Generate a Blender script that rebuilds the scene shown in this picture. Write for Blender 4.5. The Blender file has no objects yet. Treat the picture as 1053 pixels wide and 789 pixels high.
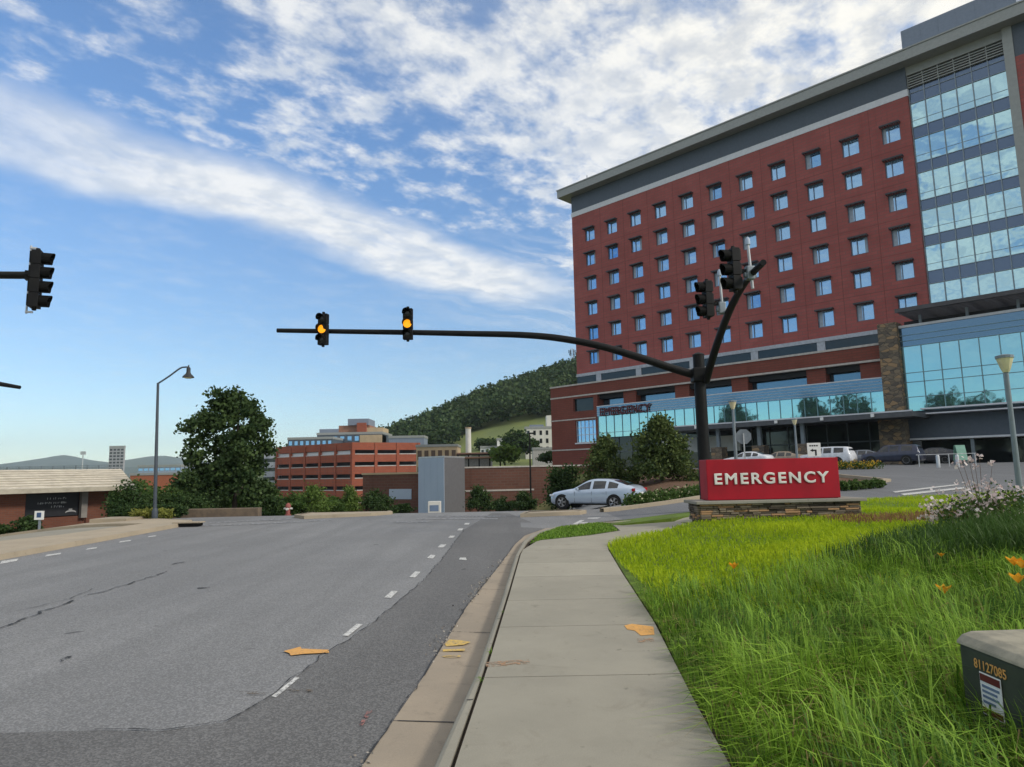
import bpy, bmesh, math, random
import numpy as np
from mathutils import Vector, Matrix

random.seed(7)
rng = np.random.default_rng(7)
SC = bpy.context.scene
COL = SC.collection

# ------------------------------------------------------------------ camera, world, sun, exposure
F, CX, CY, EYE = 690.0, 526.5, 394.5, 1.65
PITCH, ROLL = math.atan(89.5 / F), -math.atan(0.02)
cd = bpy.data.cameras.new('camera')
cam = bpy.data.objects.new('camera', cd)
COL.objects.link(cam)
RM = Matrix.Rotation(math.pi / 2 + PITCH, 4, 'X') @ Matrix.Rotation(ROLL, 4, 'Z')
cam.matrix_world = Matrix.Translation((0, 0, EYE)) @ RM
cd.sensor_width = 36.0
cd.lens = F / 1053.0 * 36.0
cd.clip_start, cd.clip_end = 0.05, 40000
SC.camera = cam

SUN_DIR = Vector((0.90, -0.43, 0)).normalized()
SUN_EL = math.radians(34)
sl = bpy.data.lights.new('sun', 'SUN')
sl.energy = 2.2
sl.angle = math.radians(9)
sl.color = (1.0, 0.93, 0.82)
so = bpy.data.objects.new('sun', sl)
COL.objects.link(so)
sd = Vector((SUN_DIR.x * math.cos(SUN_EL), SUN_DIR.y * math.cos(SUN_EL), math.sin(SUN_EL)))
so.rotation_euler = sd.to_track_quat('Z', 'Y').to_euler()
so.location = (60, -30, 80)

SC.view_settings.view_transform = 'Standard'
SC.view_settings.look = 'None'
SC.view_settings.exposure = 0.18
SC.view_settings.gamma = 1.0
SC.cycles.max_bounces = 6
SC.cycles.volume_bounces = 2
SC.cycles.use_denoising = True
SC.cycles.sample_clamp_indirect = 6.0


class NT:
    """a few words for node building"""
    def __init__(s, tree):
        s.t = tree

    def n(s, typ, **kw):
        nd = s.t.nodes.new(typ)
        for k, v in kw.items():
            if k in ('op',):
                nd.operation = v
            else:
                setattr(nd, k, v)
        return nd

    def link(s, a, b):
        s.t.links.new(a, b)

    def put(s, sock, v):
        if v is None:
            return
        if isinstance(v, bpy.types.NodeSocket):
            s.link(v, sock)
        else:
            sock.default_value = v

    def m(s, op, a, b=None, c=None, clamp=False):
        nd = s.n('ShaderNodeMath')
        nd.operation = op
        nd.use_clamp = clamp
        s.put(nd.inputs[0], a); s.put(nd.inputs[1], b); s.put(nd.inputs[2], c)
        return nd.outputs[0]

    def ss(s, x, lo, hi, a=0.0, b=1.0):
        nd = s.n('ShaderNodeMapRange')
        nd.interpolation_type = 'SMOOTHSTEP'
        s.put(nd.inputs[0], x)
        for i, v in ((1, lo), (2, hi), (3, a), (4, b)):
            s.put(nd.inputs[i], v)
        return nd.outputs[0]

    def mix(s, f, a, b, blend='MIX'):
        nd = s.n('ShaderNodeMix')
        nd.data_type = 'RGBA'
        nd.blend_type = blend
        s.put(nd.inputs[0], f); s.put(nd.inputs[6], a); s.put(nd.inputs[7], b)
        return nd.outputs[2]

    def noise(s, vec, scale, detail=4, rough=0.55, dist=0.0):
        nd = s.n('ShaderNodeTexNoise')
        if vec is not None:
            s.link(vec, nd.inputs['Vector'])
        nd.inputs['Scale'].default_value = scale
        nd.inputs['Detail'].default_value = detail
        nd.inputs['Roughness'].default_value = rough
        nd.inputs['Distortion'].default_value = dist
        return nd.outputs[0]

    def vec(s, x, y, z):
        nd = s.n('ShaderNodeCombineXYZ')
        s.put(nd.inputs[0], x); s.put(nd.inputs[1], y); s.put(nd.inputs[2], z)
        return nd.outputs[0]


def C4(c):
    return (c[0], c[1], c[2], 1.0)


W = bpy.data.worlds.new('World')
SC.world = W
W.use_nodes = True
W.node_tree.nodes.clear()
wn = NT(W.node_tree)
wo = wn.n('ShaderNodeOutputWorld')
bg = wn.n('ShaderNodeBackground')
bg.inputs[1].default_value = 0.15
sky = wn.n('ShaderNodeTexSky')
sky.sky_type = 'NISHITA'
sky.sun_disc = False
sky.sun_elevation = SUN_EL
sky.sun_rotation = math.atan2(SUN_DIR.x, SUN_DIR.y)
sky.altitude = 600
sky.air_density = 1.0
sky.dust_density = 0.3
sky.ozone_density = 2.0
tc = wn.n('ShaderNodeTexCoord')
sp = wn.n('ShaderNodeSeparateXYZ')
wn.link(tc.outputs['Generated'], sp.inputs[0])
dz = wn.m('ADD', wn.m('MAXIMUM', sp.outputs[2], 0.0), 0.10)
cu = wn.m('DIVIDE', sp.outputs[0], dz)
cv = wn.m('DIVIDE', sp.outputs[1], dz)
ca = wn.m('MULTIPLY', wn.m('ADD', cu, cv), 0.7071)       # along the cloud band
cb = wn.m('MULTIPLY', wn.m('SUBTRACT', cv, cu), 0.7071)  # across it
pv = wn.vec(ca, cb, 0.0)
warp = wn.m('MULTIPLY', wn.m('SUBTRACT', wn.noise(pv, 1.6, 4), 0.5), 0.40)
cbw = wn.m('ADD', cb, warp)
fine_v = wn.vec(wn.m('MULTIPLY', ca, 1.0), wn.m('MULTIPLY', cb, 1.25), 0.3)
mott = wn.noise(fine_v, 8.0, 9, 0.60, 0.10)
big = wn.noise(pv, 1.5, 3, 0.5)
streak_v = wn.vec(wn.m('MULTIPLY', ca, 0.9), wn.m('MULTIPLY', cbw, 4.0), 1.7)
streak = wn.noise(streak_v, 2.4, 8, 0.62)
# long band with a crisp lower and upper edge
band = wn.m('MULTIPLY', wn.ss(cbw, 1.58, 1.76), wn.ss(cbw, 2.10, 1.93))
band = wn.m('MULTIPLY', band, wn.ss(ca, -0.1, 0.75, 0.45, 1.0))
band = wn.m('MULTIPLY', band, wn.ss(ca, 2.30, 1.80))
band = wn.m('MULTIPLY', band, wn.ss(wn.m('ADD', wn.m('MULTIPLY', streak, 0.6), wn.m('MULTIPLY', mott, 0.4)), 0.32, 0.54, 0.62, 1.0))
# mottled field, denser towards the right (small cb)
cover = wn.ss(cb, 1.60, 0.85, 0.50, 0.30)
cover = wn.m('ADD', cover, wn.m('MULTIPLY', wn.m('SUBTRACT', 0.5, big), 0.45))
field = wn.ss(mott, wn.m('SUBTRACT', cover, 0.03), wn.m('ADD', cover, 0.25))
field = wn.m('MULTIPLY', field, wn.ss(cbw, 1.86, 1.55))
farv = wn.m('MULTIPLY', wn.ss(cb, 2.5, 1.6), wn.ss(ca, 1.3, 2.0))
farv = wn.m('MULTIPLY', farv, wn.ss(streak, 0.40, 0.66))
alpha = wn.m('MAXIMUM', wn.m('MULTIPLY', band, 0.93), wn.m('MULTIPLY', field, 0.85))
alpha = wn.m('MAXIMUM', alpha, wn.m('MULTIPLY', farv, 0.75))
alpha = wn.m('MULTIPLY', alpha, wn.ss(sp.outputs[2], 0.10, 0.24))
veil = wn.m('ADD', wn.ss(cb, 1.5, 0.5, 0.02, 0.30), wn.m('MULTIPLY', wn.m('SUBTRACT', mott, 0.5), 0.5), None, True)
alpha = wn.m('MAXIMUM', alpha, wn.m('ADD', wn.m('MULTIPLY', alpha, 0.75), veil, None, True))
shade = wn.ss(wn.noise(wn.vec(ca, cb, 0.9), 9.0, 7, 0.6, 0.1), 0.36, 0.62)
ccol = wn.mix(shade, (4.3, 4.6, 5.0, 1), (5.7, 5.75, 5.75, 1))
warm = wn.ss(cb, 1.6, 0.3)
ccol = wn.mix(wn.m('MULTIPLY', warm, 0.7), ccol, wn.mix(shade, (3.9, 4.0, 4.1, 1), (6.3, 6.1, 5.5, 1)))
tint = wn.mix(wn.ss(sp.outputs[2], 0.05, 0.55), (0.72, 0.80, 0.83, 1), (0.84, 1.06, 1.22, 1))
skyc = wn.mix(1.0, sky.outputs[0], tint, 'MULTIPLY')
wn.link(wn.mix(alpha, skyc, ccol), bg.inputs[0])
wn.link(bg.outputs[0], wo.inputs[0])


# ------------------------------------------------------------------ picture-to-place measuring
def ray(x, y):
    return (RM.to_3x3() @ Vector(((x - CX) / F, -(y - CY) / F, -1.0)))


def at(x, y, Y):
    d = ray(x, y)
    return Vector((0, 0, EYE)) + d * (Y / d.y)


def on(x, y, z=0.0):
    d = ray(x, y)
    return Vector((0, 0, EYE)) + d * ((z - EYE) / d.z)


def sstep(a, b, x):
    t = min(1.0, max(0.0, (x - a) / (b - a)))
    return t * t * (3 - 2 * t)


LOT = 1.5


def hz(x, y):
    """height of the ground"""
    ramp = min(max((y - 16) * 0.034, 0.0), LOT)
    low = 0.0 if y < 28 else max(-(y - 28) * 0.06, -6.0)
    m = sstep(3.5, 9.5, x) if y < 76 else sstep(-9, -7.6, x)
    if y < 20:
        m = sstep(1.5, 5, x)
    elif y < 28:
        m = sstep(1.5 + (y - 20) / 4.0, 5 + (y - 20) * 0.56, x)
    v = low * (1 - m) + ramp * m
    v -= sstep(0, 14, -13.3 - x) * 1.25
    if y < 21.5 and x > 1.0:
        v += (0.10 + 0.22 * sstep(2.2, 6.0, x)) * (1 - sstep(17.5, 21.5, y)) * sstep(1.0, 1.4, x)
    return v


# ------------------------------------------------------------------ materials
MATS = {}


def mat(name, col, rough=0.7, metal=0.0, col2=None, scale=3.0, bump=0.0, bscale=60.0, spec=0.4, coord='Object', lo=0.35, hi=0.65, coat=0.0):
    if name in MATS:
        return MATS[name]
    m = bpy.data.materials.new(name)
    m.use_nodes = True
    t = NT(m.node_tree)
    b = m.node_tree.nodes['Principled BSDF']
    b.inputs['Roughness'].default_value = rough
    b.inputs['Metallic'].default_value = metal
    b.inputs['Specular IOR Level'].default_value = spec
    b.inputs['Coat Weight'].default_value = coat
    tcn = t.n('ShaderNodeTexCoord')
    if col2 is None:
        col2 = tuple(c * 0.8 for c in col)
    f = t.ss(t.noise(tcn.outputs[coord], scale, 6, 0.6), lo, hi)
    t.link(t.mix(f, C4(col), C4(col2)), b.inputs['Base Color'])
    if bump > 0:
        bp = t.n('ShaderNodeBump')
        bp.inputs['Strength'].default_value = bump
        bp.inputs['Distance'].default_value = 0.02
        t.link(t.noise(tcn.outputs[coord], bscale, 4, 0.6), bp.inputs['Height'])
        t.link(bp.outputs[0], b.inputs['Normal'])
    MATS[name] = m
    return m


def leafmat(name, c1, c2, trans=0.35, gloss=0.025):
    if name in MATS:
        return MATS[name]
    m = bpy.data.materials.new(name)
    m.use_nodes = True
    t = NT(m.node_tree)
    m.node_tree.nodes.clear()
    out = t.n('ShaderNodeOutputMaterial')
    at_ = t.n('ShaderNodeAttribute')
    at_.attribute_name = 'tone'
    c = t.mix(at_.outputs['Fac'], C4(c1), C4(c2))
    d = t.n('ShaderNodeBsdfDiffuse'); t.link(c, d.inputs[0])
    tr = t.n('ShaderNodeBsdfTranslucent'); t.link(c, tr.inputs[0])
    g = t.n('ShaderNodeBsdfGlossy'); g.inputs[1].default_value = 0.45
    g.inputs[0].default_value = (0.35, 0.42, 0.30, 1)
    mx = t.n('ShaderNodeMixShader'); mx.inputs[0].default_value = trans
    t.link(d.outputs[0], mx.inputs[1]); t.link(tr.outputs[0], mx.inputs[2])
    m2 = t.n('ShaderNodeMixShader'); m2.inputs[0].default_value = gloss
    t.link(mx.outputs[0], m2.inputs[1]); t.link(g.outputs[0], m2.inputs[2])
    t.link(m2.outputs[0], out.inputs[0])
    MATS[name] = m
    return m


def emit(name, col, strength):
    m = bpy.data.materials.new(name)
    m.use_nodes = True
    b = m.node_tree.nodes['Principled BSDF']
    b.inputs['Base Color'].default_value = C4(col)
    b.inputs['Emission Color'].default_value = C4(col)
    b.inputs['Emission Strength'].default_value = strength
    MATS[name] = m
    return m


def brickmat(name, c1, c2, mortar, sx=0.22, sz=0.075, rough=0.85):
    """bricks in object space: rows run along local z, length along the wall (x and y added)"""
    m = bpy.data.materials.new(name)
    m.use_nodes = True
    t = NT(m.node_tree)
    b = m.node_tree.nodes['Principled BSDF']
    b.inputs['Roughness'].default_value = rough
    b.inputs['Specular IOR Level'].default_value = 0.2
    tcn = t.n('ShaderNodeTexCoord')
    s = t.n('ShaderNodeSeparateXYZ'); t.link(tcn.outputs['Object'], s.inputs[0])
    v = t.vec(t.m('ADD', s.outputs[0], s.outputs[1]), s.outputs[2], 0.0)
    br = t.n('ShaderNodeTexBrick')
    t.link(v, br.inputs['Vector'])
    br.inputs['Color1'].default_value = C4(c1)
    br.inputs['Color2'].default_value = C4(c2)
    br.inputs['Mortar'].default_value = C4(mortar)
    br.inputs['Scale'].default_value = 1.0
    br.inputs['Mortar Size'].default_value = sz * 0.12
    br.inputs['Brick Width'].default_value = sx
    br.inputs['Row Height'].default_value = sz
    f = t.ss(t.noise(tcn.outputs['Object'], 0.25, 5, 0.6), 0.3, 0.7)
    mp = t.n('ShaderNodeMapping'); mp.inputs['Scale'].default_value = (1.1, 1.1, 0.07); t.link(tcn.outputs['Object'], mp.inputs[0])
    run = t.ss(t.noise(mp.outputs[0], 1.0, 4, 0.6), 0.52, 0.75)
    c = t.mix(t.m('MULTIPLY', f, 0.35), br.outputs[0], C4(tuple(c * 0.6 for c in c2)))
    t.link(t.mix(t.m('MULTIPLY', run, 0.28), c, C4(tuple(c_ * 0.5 for c_ in c1))), b.inputs['Base Color'])
    MATS[name] = m
    return m


def stonemat(name, c1, c2, scale=3.0):
    m = bpy.data.materials.new(name)
    m.use_nodes = True
    t = NT(m.node_tree)
    b = m.node_tree.nodes['Principled BSDF']
    b.inputs['Roughness'].default_value = 0.9
    tcn = t.n('ShaderNodeTexCoord')
    mp = t.n('ShaderNodeMapping'); mp.inputs['Scale'].default_value = (1, 1, 1.8)
    t.link(tcn.outputs['Object'], mp.inputs[0])
    vo = t.n('ShaderNodeTexVoronoi'); vo.inputs['Scale'].default_value = scale
    t.link(mp.outputs[0], vo.inputs['Vector'])
    ve = t.n('ShaderNodeTexVoronoi'); ve.feature = 'DISTANCE_TO_EDGE'; ve.inputs['Scale'].default_value = scale
    t.link(mp.outputs[0], ve.inputs['Vector'])
    sep = t.n('ShaderNodeSeparateColor'); t.link(vo.outputs['Color'], sep.inputs[0])
    c = t.mix(sep.outputs[0], C4(c1), C4(c2))
    c = t.mix(t.ss(sep.outputs[1], 0.75, 0.8), c, (0.30, 0.20, 0.11, 1))
    c = t.mix(t.ss(ve.outputs[0], 0.0, 0.05), (0.05, 0.045, 0.04, 1), c)
    t.link(c, b.inputs['Base Color'])
    bp = t.n('ShaderNodeBump'); bp.inputs['Strength'].default_value = 0.8; bp.inputs['Distance'].default_value = 0.05
    t.link(t.ss(ve.outputs[0], 0.0, 0.12), bp.inputs['Height']); t.link(bp.outputs[0], b.inputs['Normal'])
    MATS[name] = m
    return m


def glassmat(name, col, rough=0.04, metal=0.85, wob=0.06):
    """coated facade glass: mirrors the sky, each sheet slightly out of true"""
    m = bpy.data.materials.new(name)
    m.use_nodes = True
    t = NT(m.node_tree)
    b = m.node_tree.nodes['Principled BSDF']
    b.inputs['Base Color'].default_value = C4(col)
    b.inputs['Roughness'].default_value = rough
    b.inputs['Metallic'].default_value = metal
    tcn = t.n('ShaderNodeTexCoord')
    bp = t.n('ShaderNodeBump'); bp.inputs['Strength'].default_value = wob; bp.inputs['Distance'].default_value = 0.3
    t.link(t.noise(tcn.outputs['Object'], 0.5, 2), bp.inputs['Height']); t.link(bp.outputs[0], b.inputs['Normal'])
    MATS[name] = m
    return m


def asphaltmat(name, base, var, agg=0.3):
    m = bpy.data.materials.new(name)
    m.use_nodes = True
    t = NT(m.node_tree)
    b = m.node_tree.nodes['Principled BSDF']
    b.inputs['Roughness'].default_value = 0.82
    b.inputs['Specular IOR Level'].default_value = 0.35
    tcn = t.n('ShaderNodeTexCoord')
    o = tcn.outputs['Object']
    c = t.mix(t.ss(t.noise(o, 0.22, 5, 0.6), 0.3, 0.7), C4(base), C4(var))
    mp = t.n('ShaderNodeMapping'); mp.inputs['Scale'].default_value = (1.6, 0.09, 1); t.link(o, mp.inputs[0])
    lane = t.ss(t.noise(mp.outputs[0], 1.0, 3, 0.5), 0.35, 0.68)
    c = t.mix(t.m('MULTIPLY', lane, 0.55), c, C4(tuple(x * 0.72 for x in base)))
    st = t.ss(t.noise(o, 1.3, 5, 0.7, 0.6), 0.60, 0.74)
    c = t.mix(t.m('MULTIPLY', st, 0.35), c, C4(tuple(x * 0.6 for x in base)))
    vo = t.n('ShaderNodeTexVoronoi'); vo.inputs['Scale'].default_value = 85; t.link(o, vo.inputs['Vector'])
    sep = t.n('ShaderNodeSeparateColor'); t.link(vo.outputs['Color'], sep.inputs[0])
    sp_ = t.ss(sep.outputs[0], 0.25, 1.0, 0.80, 1.0 + agg)
    c = t.mix(1.0, c, t.vec(sp_, sp_, sp_), 'MULTIPLY')
    oil = t.ss(t.noise(o, 2.6, 2, 0.4), 0.735, 0.78)
    c = t.mix(t.m('MULTIPLY', oil, 0.6), c, (0.03, 0.03, 0.03, 1))
    t.link(c, b.inputs['Base Color'])
    bp = t.n('ShaderNodeBump'); bp.inputs['Strength'].default_value = 0.4; bp.inputs['Distance'].default_value = 0.005
    t.link(vo.outputs['Distance'], bp.inputs['Height']); t.link(bp.outputs[0], b.inputs['Normal'])
    MATS[name] = m
    return m


def concretemat(name, c1, c2, dirt, dirtamt=0.4):
    m = bpy.data.materials.new(name)
    m.use_nodes = True
    t = NT(m.node_tree)
    b = m.node_tree.nodes['Principled BSDF']
    b.inputs['Roughness'].default_value = 0.85
    b.inputs['Specular IOR Level'].default_value = 0.25
    tcn = t.n('ShaderNodeTexCoord'); o = tcn.outputs['Object']
    at_ = t.n('ShaderNodeAttribute'); at_.attribute_name = 'tone'
    c = t.mix(t.ss(t.noise(o, 0.9, 6, 0.65), 0.3, 0.7), C4(c1), C4(c2))
    c = t.mix(t.m('MULTIPLY', t.ss(t.noise(o, 3.1, 7, 0.7, 0.8), 0.52, 0.78), dirtamt), c, C4(dirt))
    f = t.ss(t.noise(o, 140, 3, 0.7), 0.2, 0.8, 0.86, 1.1)
    c = t.mix(1.0, c, t.vec(f, f, f), 'MULTIPLY')
    tn = t.m('ADD', t.m('MULTIPLY', at_.outputs['Fac'], 0.3), 0.85)
    c = t.mix(1.0, c, t.vec(tn, tn, tn), 'MULTIPLY')
    sp_ = t.ss(t.noise(o, 11, 2, 0.5), 0.70, 0.76)
    c = t.mix(t.m('MULTIPLY', sp_, 0.35), c, C4(tuple(x * 0.45 for x in dirt)))
    t.link(c, b.inputs['Base Color'])
    bp = t.n('ShaderNodeBump'); bp.inputs['Strength'].default_value = 0.3; bp.inputs['Distance'].default_value = 0.004
    t.link(t.noise(o, 180, 3, 0.7), bp.inputs['Height']); t.link(bp.outputs[0], b.inputs['Normal'])
    MATS[name] = m
    return m


def worn(m, scale, lo, hi):
    """paint worn through in places"""
    t = NT(m.node_tree)
    b = m.node_tree.nodes['Principled BSDF']
    tcn = t.n('ShaderNodeTexCoord')
    t.link(t.ss(t.noise(tcn.outputs['Object'], scale, 5, 0.75), lo, hi), b.inputs['Alpha'])


# ------------------------------------------------------------------ mesh building
class MB:
    def __init__(s):
        s.v, s.f, s.tone = [], [], []

    def poly(s, pts, tone=0.5):
        i = len(s.v)
        s.v += [tuple(p) for p in pts]
        s.f.append(tuple(range(i, i + len(pts))))
        s.tone.append(tone)

    def box(s, c, d, mx=None, tone=0.5, taper=1.0):
        """box with centre c and full sizes d, optionally turned by matrix mx about c"""
        c = Vector(c)
        i = len(s.v)
        for z in (-1, 1):
            k = taper if z > 0 else 1.0
            for x, y in ((-1, -1), (1, -1), (1, 1), (-1, 1)):
                p = Vector((x * d[0] / 2 * k, y * d[1] / 2 * k, z * d[2] / 2))
                if mx is not None:
                    p = mx @ p
                s.v.append(tuple(c + p))
        for f in ((0, 3, 2, 1), (4, 5, 6, 7), (0, 1, 5, 4), (1, 2, 6, 5), (2, 3, 7, 6), (3, 0, 4, 7)):
            s.f.append(tuple(i + k for k in f)); s.tone.append(tone)
        return s

    def ab(s, x0, x1, y0, y1, z0, z1, tone=0.5):
        return s.box(((x0 + x1) / 2, (y0 + y1) / 2, (z0 + z1) / 2), (x1 - x0, y1 - y0, z1 - z0), tone=tone)

    def tube(s, pts, rad, n=10, cap=True, tone=0.5):
        pts = [Vector(p) for p in pts]
        if not isinstance(rad, (list, tuple)):
            rad = [rad] * len(pts)
        rings = []
        up = Vector((0.13, 0.31, 0.94)).normalized()
        for k, p in enumerate(pts):
            d = (pts[min(k + 1, len(pts) - 1)] - pts[max(k - 1, 0)]).normalized()
            a = d.cross(up)
            if a.length < 0.05:
                a = d.cross(Vector((1, 0.2, 0)))
            a.normalize()
            b = d.cross(a)
            i = len(s.v)
            for q in range(n):
                t = 2 * math.pi * q / n
                s.v.append(tuple(p + (a * math.cos(t) + b * math.sin(t)) * rad[k]))
            rings.append(i)
        for a0, b0 in zip(rings, rings[1:]):
            for q in range(n):
                q2 = (q + 1) % n
                s.f.append((a0 + q, a0 + q2, b0 + q2, b0 + q)); s.tone.append(tone)
        if cap:
            s.f.append(tuple(rings[0] + q for q in range(n - 1, -1, -1))); s.tone.append(tone)
            s.f.append(tuple(rings[-1] + q for q in range(n))); s.tone.append(tone)
        return s

    def lathe(s, prof, c=(0, 0, 0), n=16, mx=None, tone=0.5):
        """prof: (radius, height) from bottom to top"""
        c = Vector(c)
        rings = []
        for r, h in prof:
            i = len(s.v)
            for q in range(n):
                t = 2 * math.pi * q / n
                p = Vector((r * math.cos(t), r * math.sin(t), h))
                if mx is not None:
                    p = mx @ p
                s.v.append(tuple(c + p))
            rings.append(i)
        for a0, b0 in zip(rings, rings[1:]):
            for q in range(n):
                q2 = (q + 1) % n
                s.f.append((a0 + q, a0 + q2, b0 + q2, b0 + q)); s.tone.append(tone)
        s.f.append(tuple(rings[0] + q for q in range(n - 1, -1, -1))); s.tone.append(tone)
        s.f.append(tuple(rings[-1] + q for q in range(n))); s.tone.append(tone)
        return s

    def prism(s, pts, z0, z1, tone=0.5):
        """upright prism over plan points (counter-clockwise)"""
        n = len(pts)
        i = len(s.v)
        s.v += [(p[0], p[1], z0) for p in pts] + [(p[0], p[1], z1) for p in pts]
        s.f.append(tuple(i + k for k in range(n - 1, -1, -1))); s.tone.append(tone)
        s.f.append(tuple(i + n + k for k in range(n))); s.tone.append(tone)
        for k in range(n):
            k2 = (k + 1) % n
            s.f.append((i + k, i + k2, i + n + k2, i + n + k)); s.tone.append(tone)
        return s

    def mesh(s, name):
        me = bpy.data.meshes.new(name)
        me.from_pydata(s.v, [], s.f)
        a = me.attributes.new('tone', 'FLOAT', 'FACE')
        a.data.foreach_set('value', np.array(s.tone, dtype=np.float32))
        return me

    def build(s, name, m, parent=None, loc=None, smooth=False, bevel=0.0, rz=0.0):
        me = s.mesh(name)
        if bevel > 0:
            bm = bmesh.new(); bm.from_mesh(me)
            bmesh.ops.bevel(bm, geom=list(bm.edges), offset=bevel, segments=2, affect='EDGES', profile=0.6, clamp_overlap=True)
            bm.to_mesh(me); bm.free()
        if smooth:
            bm = bmesh.new(); bm.from_mesh(me)
            for e in bm.edges:
                e.smooth = not (len(e.link_faces) == 2 and e.calc_face_angle(0) > math.radians(38))
            for f in bm.faces:
                f.smooth = True
            bm.to_mesh(me); bm.free()
        return link(name, me, m, parent, loc, rz)


def link(name, me, m, parent=None, loc=None, rz=0.0):
    if m is not None and not me.materials:
        me.materials.append(m)
    o = bpy.data.objects.new(name, me)
    COL.objects.link(o)
    if parent is not None:
        o.parent = parent
    if loc is not None:
        o.location = loc
    if rz:
        o.rotation_euler = (0, 0, rz)
    return o


def tag(o, label=None, cat=None, group=None, kind=None):
    if label: o['label'] = label
    if cat: o['category'] = cat
    if group: o['group'] = group
    if kind: o['kind'] = kind
    return o


def thing(name, label, cat, loc=(0, 0, 0), rz=0.0, group=None):
    o = bpy.data.objects.new(name, None)
    o.empty_display_size = 0.2
    COL.objects.link(o)
    o.location = loc
    o.rotation_euler = (0, 0, rz)
    return tag(o, label, cat, group)


def copy_tree(o, parent=None):
    c = o.copy()
    COL.objects.link(c)
    if parent is not None:
        c.parent = parent
    for ch in list(o.children):
        copy_tree(ch, c)
    return c


def np_mesh(name, V, Q, tone):
    me = bpy.data.meshes.new(name)
    me.vertices.add(len(V)); me.vertices.foreach_set('co', np.asarray(V, np.float32).ravel())
    Q = np.asarray(Q, np.int32)
    k = Q.shape[1]
    me.loops.add(Q.size); me.loops.foreach_set('vertex_index', Q.ravel())
    me.polygons.add(len(Q)); me.polygons.foreach_set('loop_start', np.arange(0, Q.size, k, dtype=np.int32))
    me.update(calc_edges=True)
    a = me.attributes.new('tone', 'FLOAT', 'FACE')
    a.data.foreach_set('value', np.asarray(tone, np.float32))
    return me


def sheet(name, pts, m, off=0.0, step=1.0, fz=hz, z=None, tone=0.5, skirt=0.0):
    """a surface over a plan polygon that follows the ground"""
    bm = bmesh.new()
    vs = [bm.verts.new((p[0], p[1], 0)) for p in pts]
    bm.faces.new(vs)
    xs = [p[0] for p in pts]; ys = [p[1] for p in pts]
    if step:
        for ax, lo, hi in ((0, min(xs), max(xs)), (1, min(ys), max(ys))):
            t = math.ceil(lo / step) * step
            while t < hi:
                co = (t, 0, 0) if ax == 0 else (0, t, 0)
                no = (1, 0, 0) if ax == 0 else (0, 1, 0)
                bmesh.ops.bisect_plane(bm, geom=bm.verts[:] + bm.edges[:] + bm.faces[:], plane_co=co, plane_no=no)
                t += step
    bmesh.ops.triangulate(bm, faces=bm.faces[:])
    bmesh.ops.recalc_face_normals(bm, faces=bm.faces[:])
    for v in bm.verts:
        v.co.z = (fz(v.co.x, v.co.y) if z is None else z) + off
    for f in bm.faces:
        if f.normal.z < 0:
            f.normal_flip()
    if skirt:
        be = [e for e in bm.edges if e.is_boundary]
        r_ = bmesh.ops.extrude_edge_only(bm, edges=be)
        for v in r_['geom']:
            if isinstance(v, bmesh.types.BMVert): v.co.z -= skirt
    me = bpy.data.meshes.new(name)
    bm.to_mesh(me); bm.free()
    a = me.attributes.new('tone', 'FLOAT', 'FACE')
    a.data.foreach_set('value', np.full(len(me.polygons), tone, np.float32))
    return link(name, me, m)


def text_mesh(txt, size, extrude, bold=0.0, spacing=1.0):
    # weight is added as a rounded edge round each stroke
    cu_ = bpy.data.curves.new('txt', 'FONT')
    cu_.body = txt
    cu_.size = size
    cu_.extrude = extrude
    cu_.bevel_depth = bold
    cu_.bevel_resolution = 1
    cu_.space_character = spacing
    cu_.align_x = 'CENTER'; cu_.align_y = 'CENTER'
    o = bpy.data.objects.new('txt', cu_)
    COL.objects.link(o)
    dg = bpy.context.evaluated_depsgraph_get()
    me = bpy.data.meshes.new_from_object(o.evaluated_get(dg))
    bpy.data.objects.remove(o)
    bpy.data.curves.remove(cu_)
    return me


def fit_mesh(me, w, h):
    co = np.zeros(len(me.vertices) * 3, np.float32); me.vertices.foreach_get('co', co); co = co.reshape(-1, 3)
    lo, hi = co.min(0), co.max(0)
    co[:, 0] = (co[:, 0] - (lo[0] + hi[0]) / 2) * w / (hi[0] - lo[0])
    co[:, 1] = (co[:, 1] - (lo[1] + hi[1]) / 2) * h / (hi[1] - lo[1])
    me.vertices.foreach_set('co', co.ravel()); me.update()
    return me


# ------------------------------------------------------------------ material library
RED_PAINT = mat('red_sign_paint', (0.36, 0.006, 0.018), 0.5, spec=0.25, col2=(0.27, 0.006, 0.016), scale=1.1)
WHITE_PAINT = mat('white_paint', (0.80, 0.80, 0.78), 0.5, col2=(0.72, 0.72, 0.70))
BLACK = mat('black_paint', (0.007, 0.007, 0.008), 0.55, spec=0.18, col2=(0.011, 0.011, 0.011))
BLACK_DULL = mat('black_plastic', (0.006, 0.006, 0.006), 0.7, spec=0.12)
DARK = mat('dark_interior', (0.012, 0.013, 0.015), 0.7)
GALV = mat('galvanised_steel', (0.55, 0.56, 0.57), 0.45, 0.6, col2=(0.45, 0.46, 0.47))
GREYPOLE = mat('grey_painted_steel', (0.20, 0.24, 0.27), 0.5, col2=(0.17, 0.20, 0.22))
RUBBER = mat('rubber', (0.015, 0.015, 0.015), 0.85)
CAR_GLASS = mat('car_glass', (0.015, 0.018, 0.022), 0.05, spec=0.8, col2=(0.012, 0.014, 0.018))
SILVER = mat('silver_car_paint', (0.47, 0.55, 0.66), 0.28, 0.35, col2=(0.45, 0.53, 0.64), coat=0.7)
ALLOY = mat('alloy', (0.45, 0.45, 0.46), 0.35, 0.8)
RED_LENS = mat('red_lens', (0.35, 0.01, 0.015), 0.2)
CLEAR_LENS = mat('clear_lens', (0.7, 0.72, 0.75), 0.15)
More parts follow.
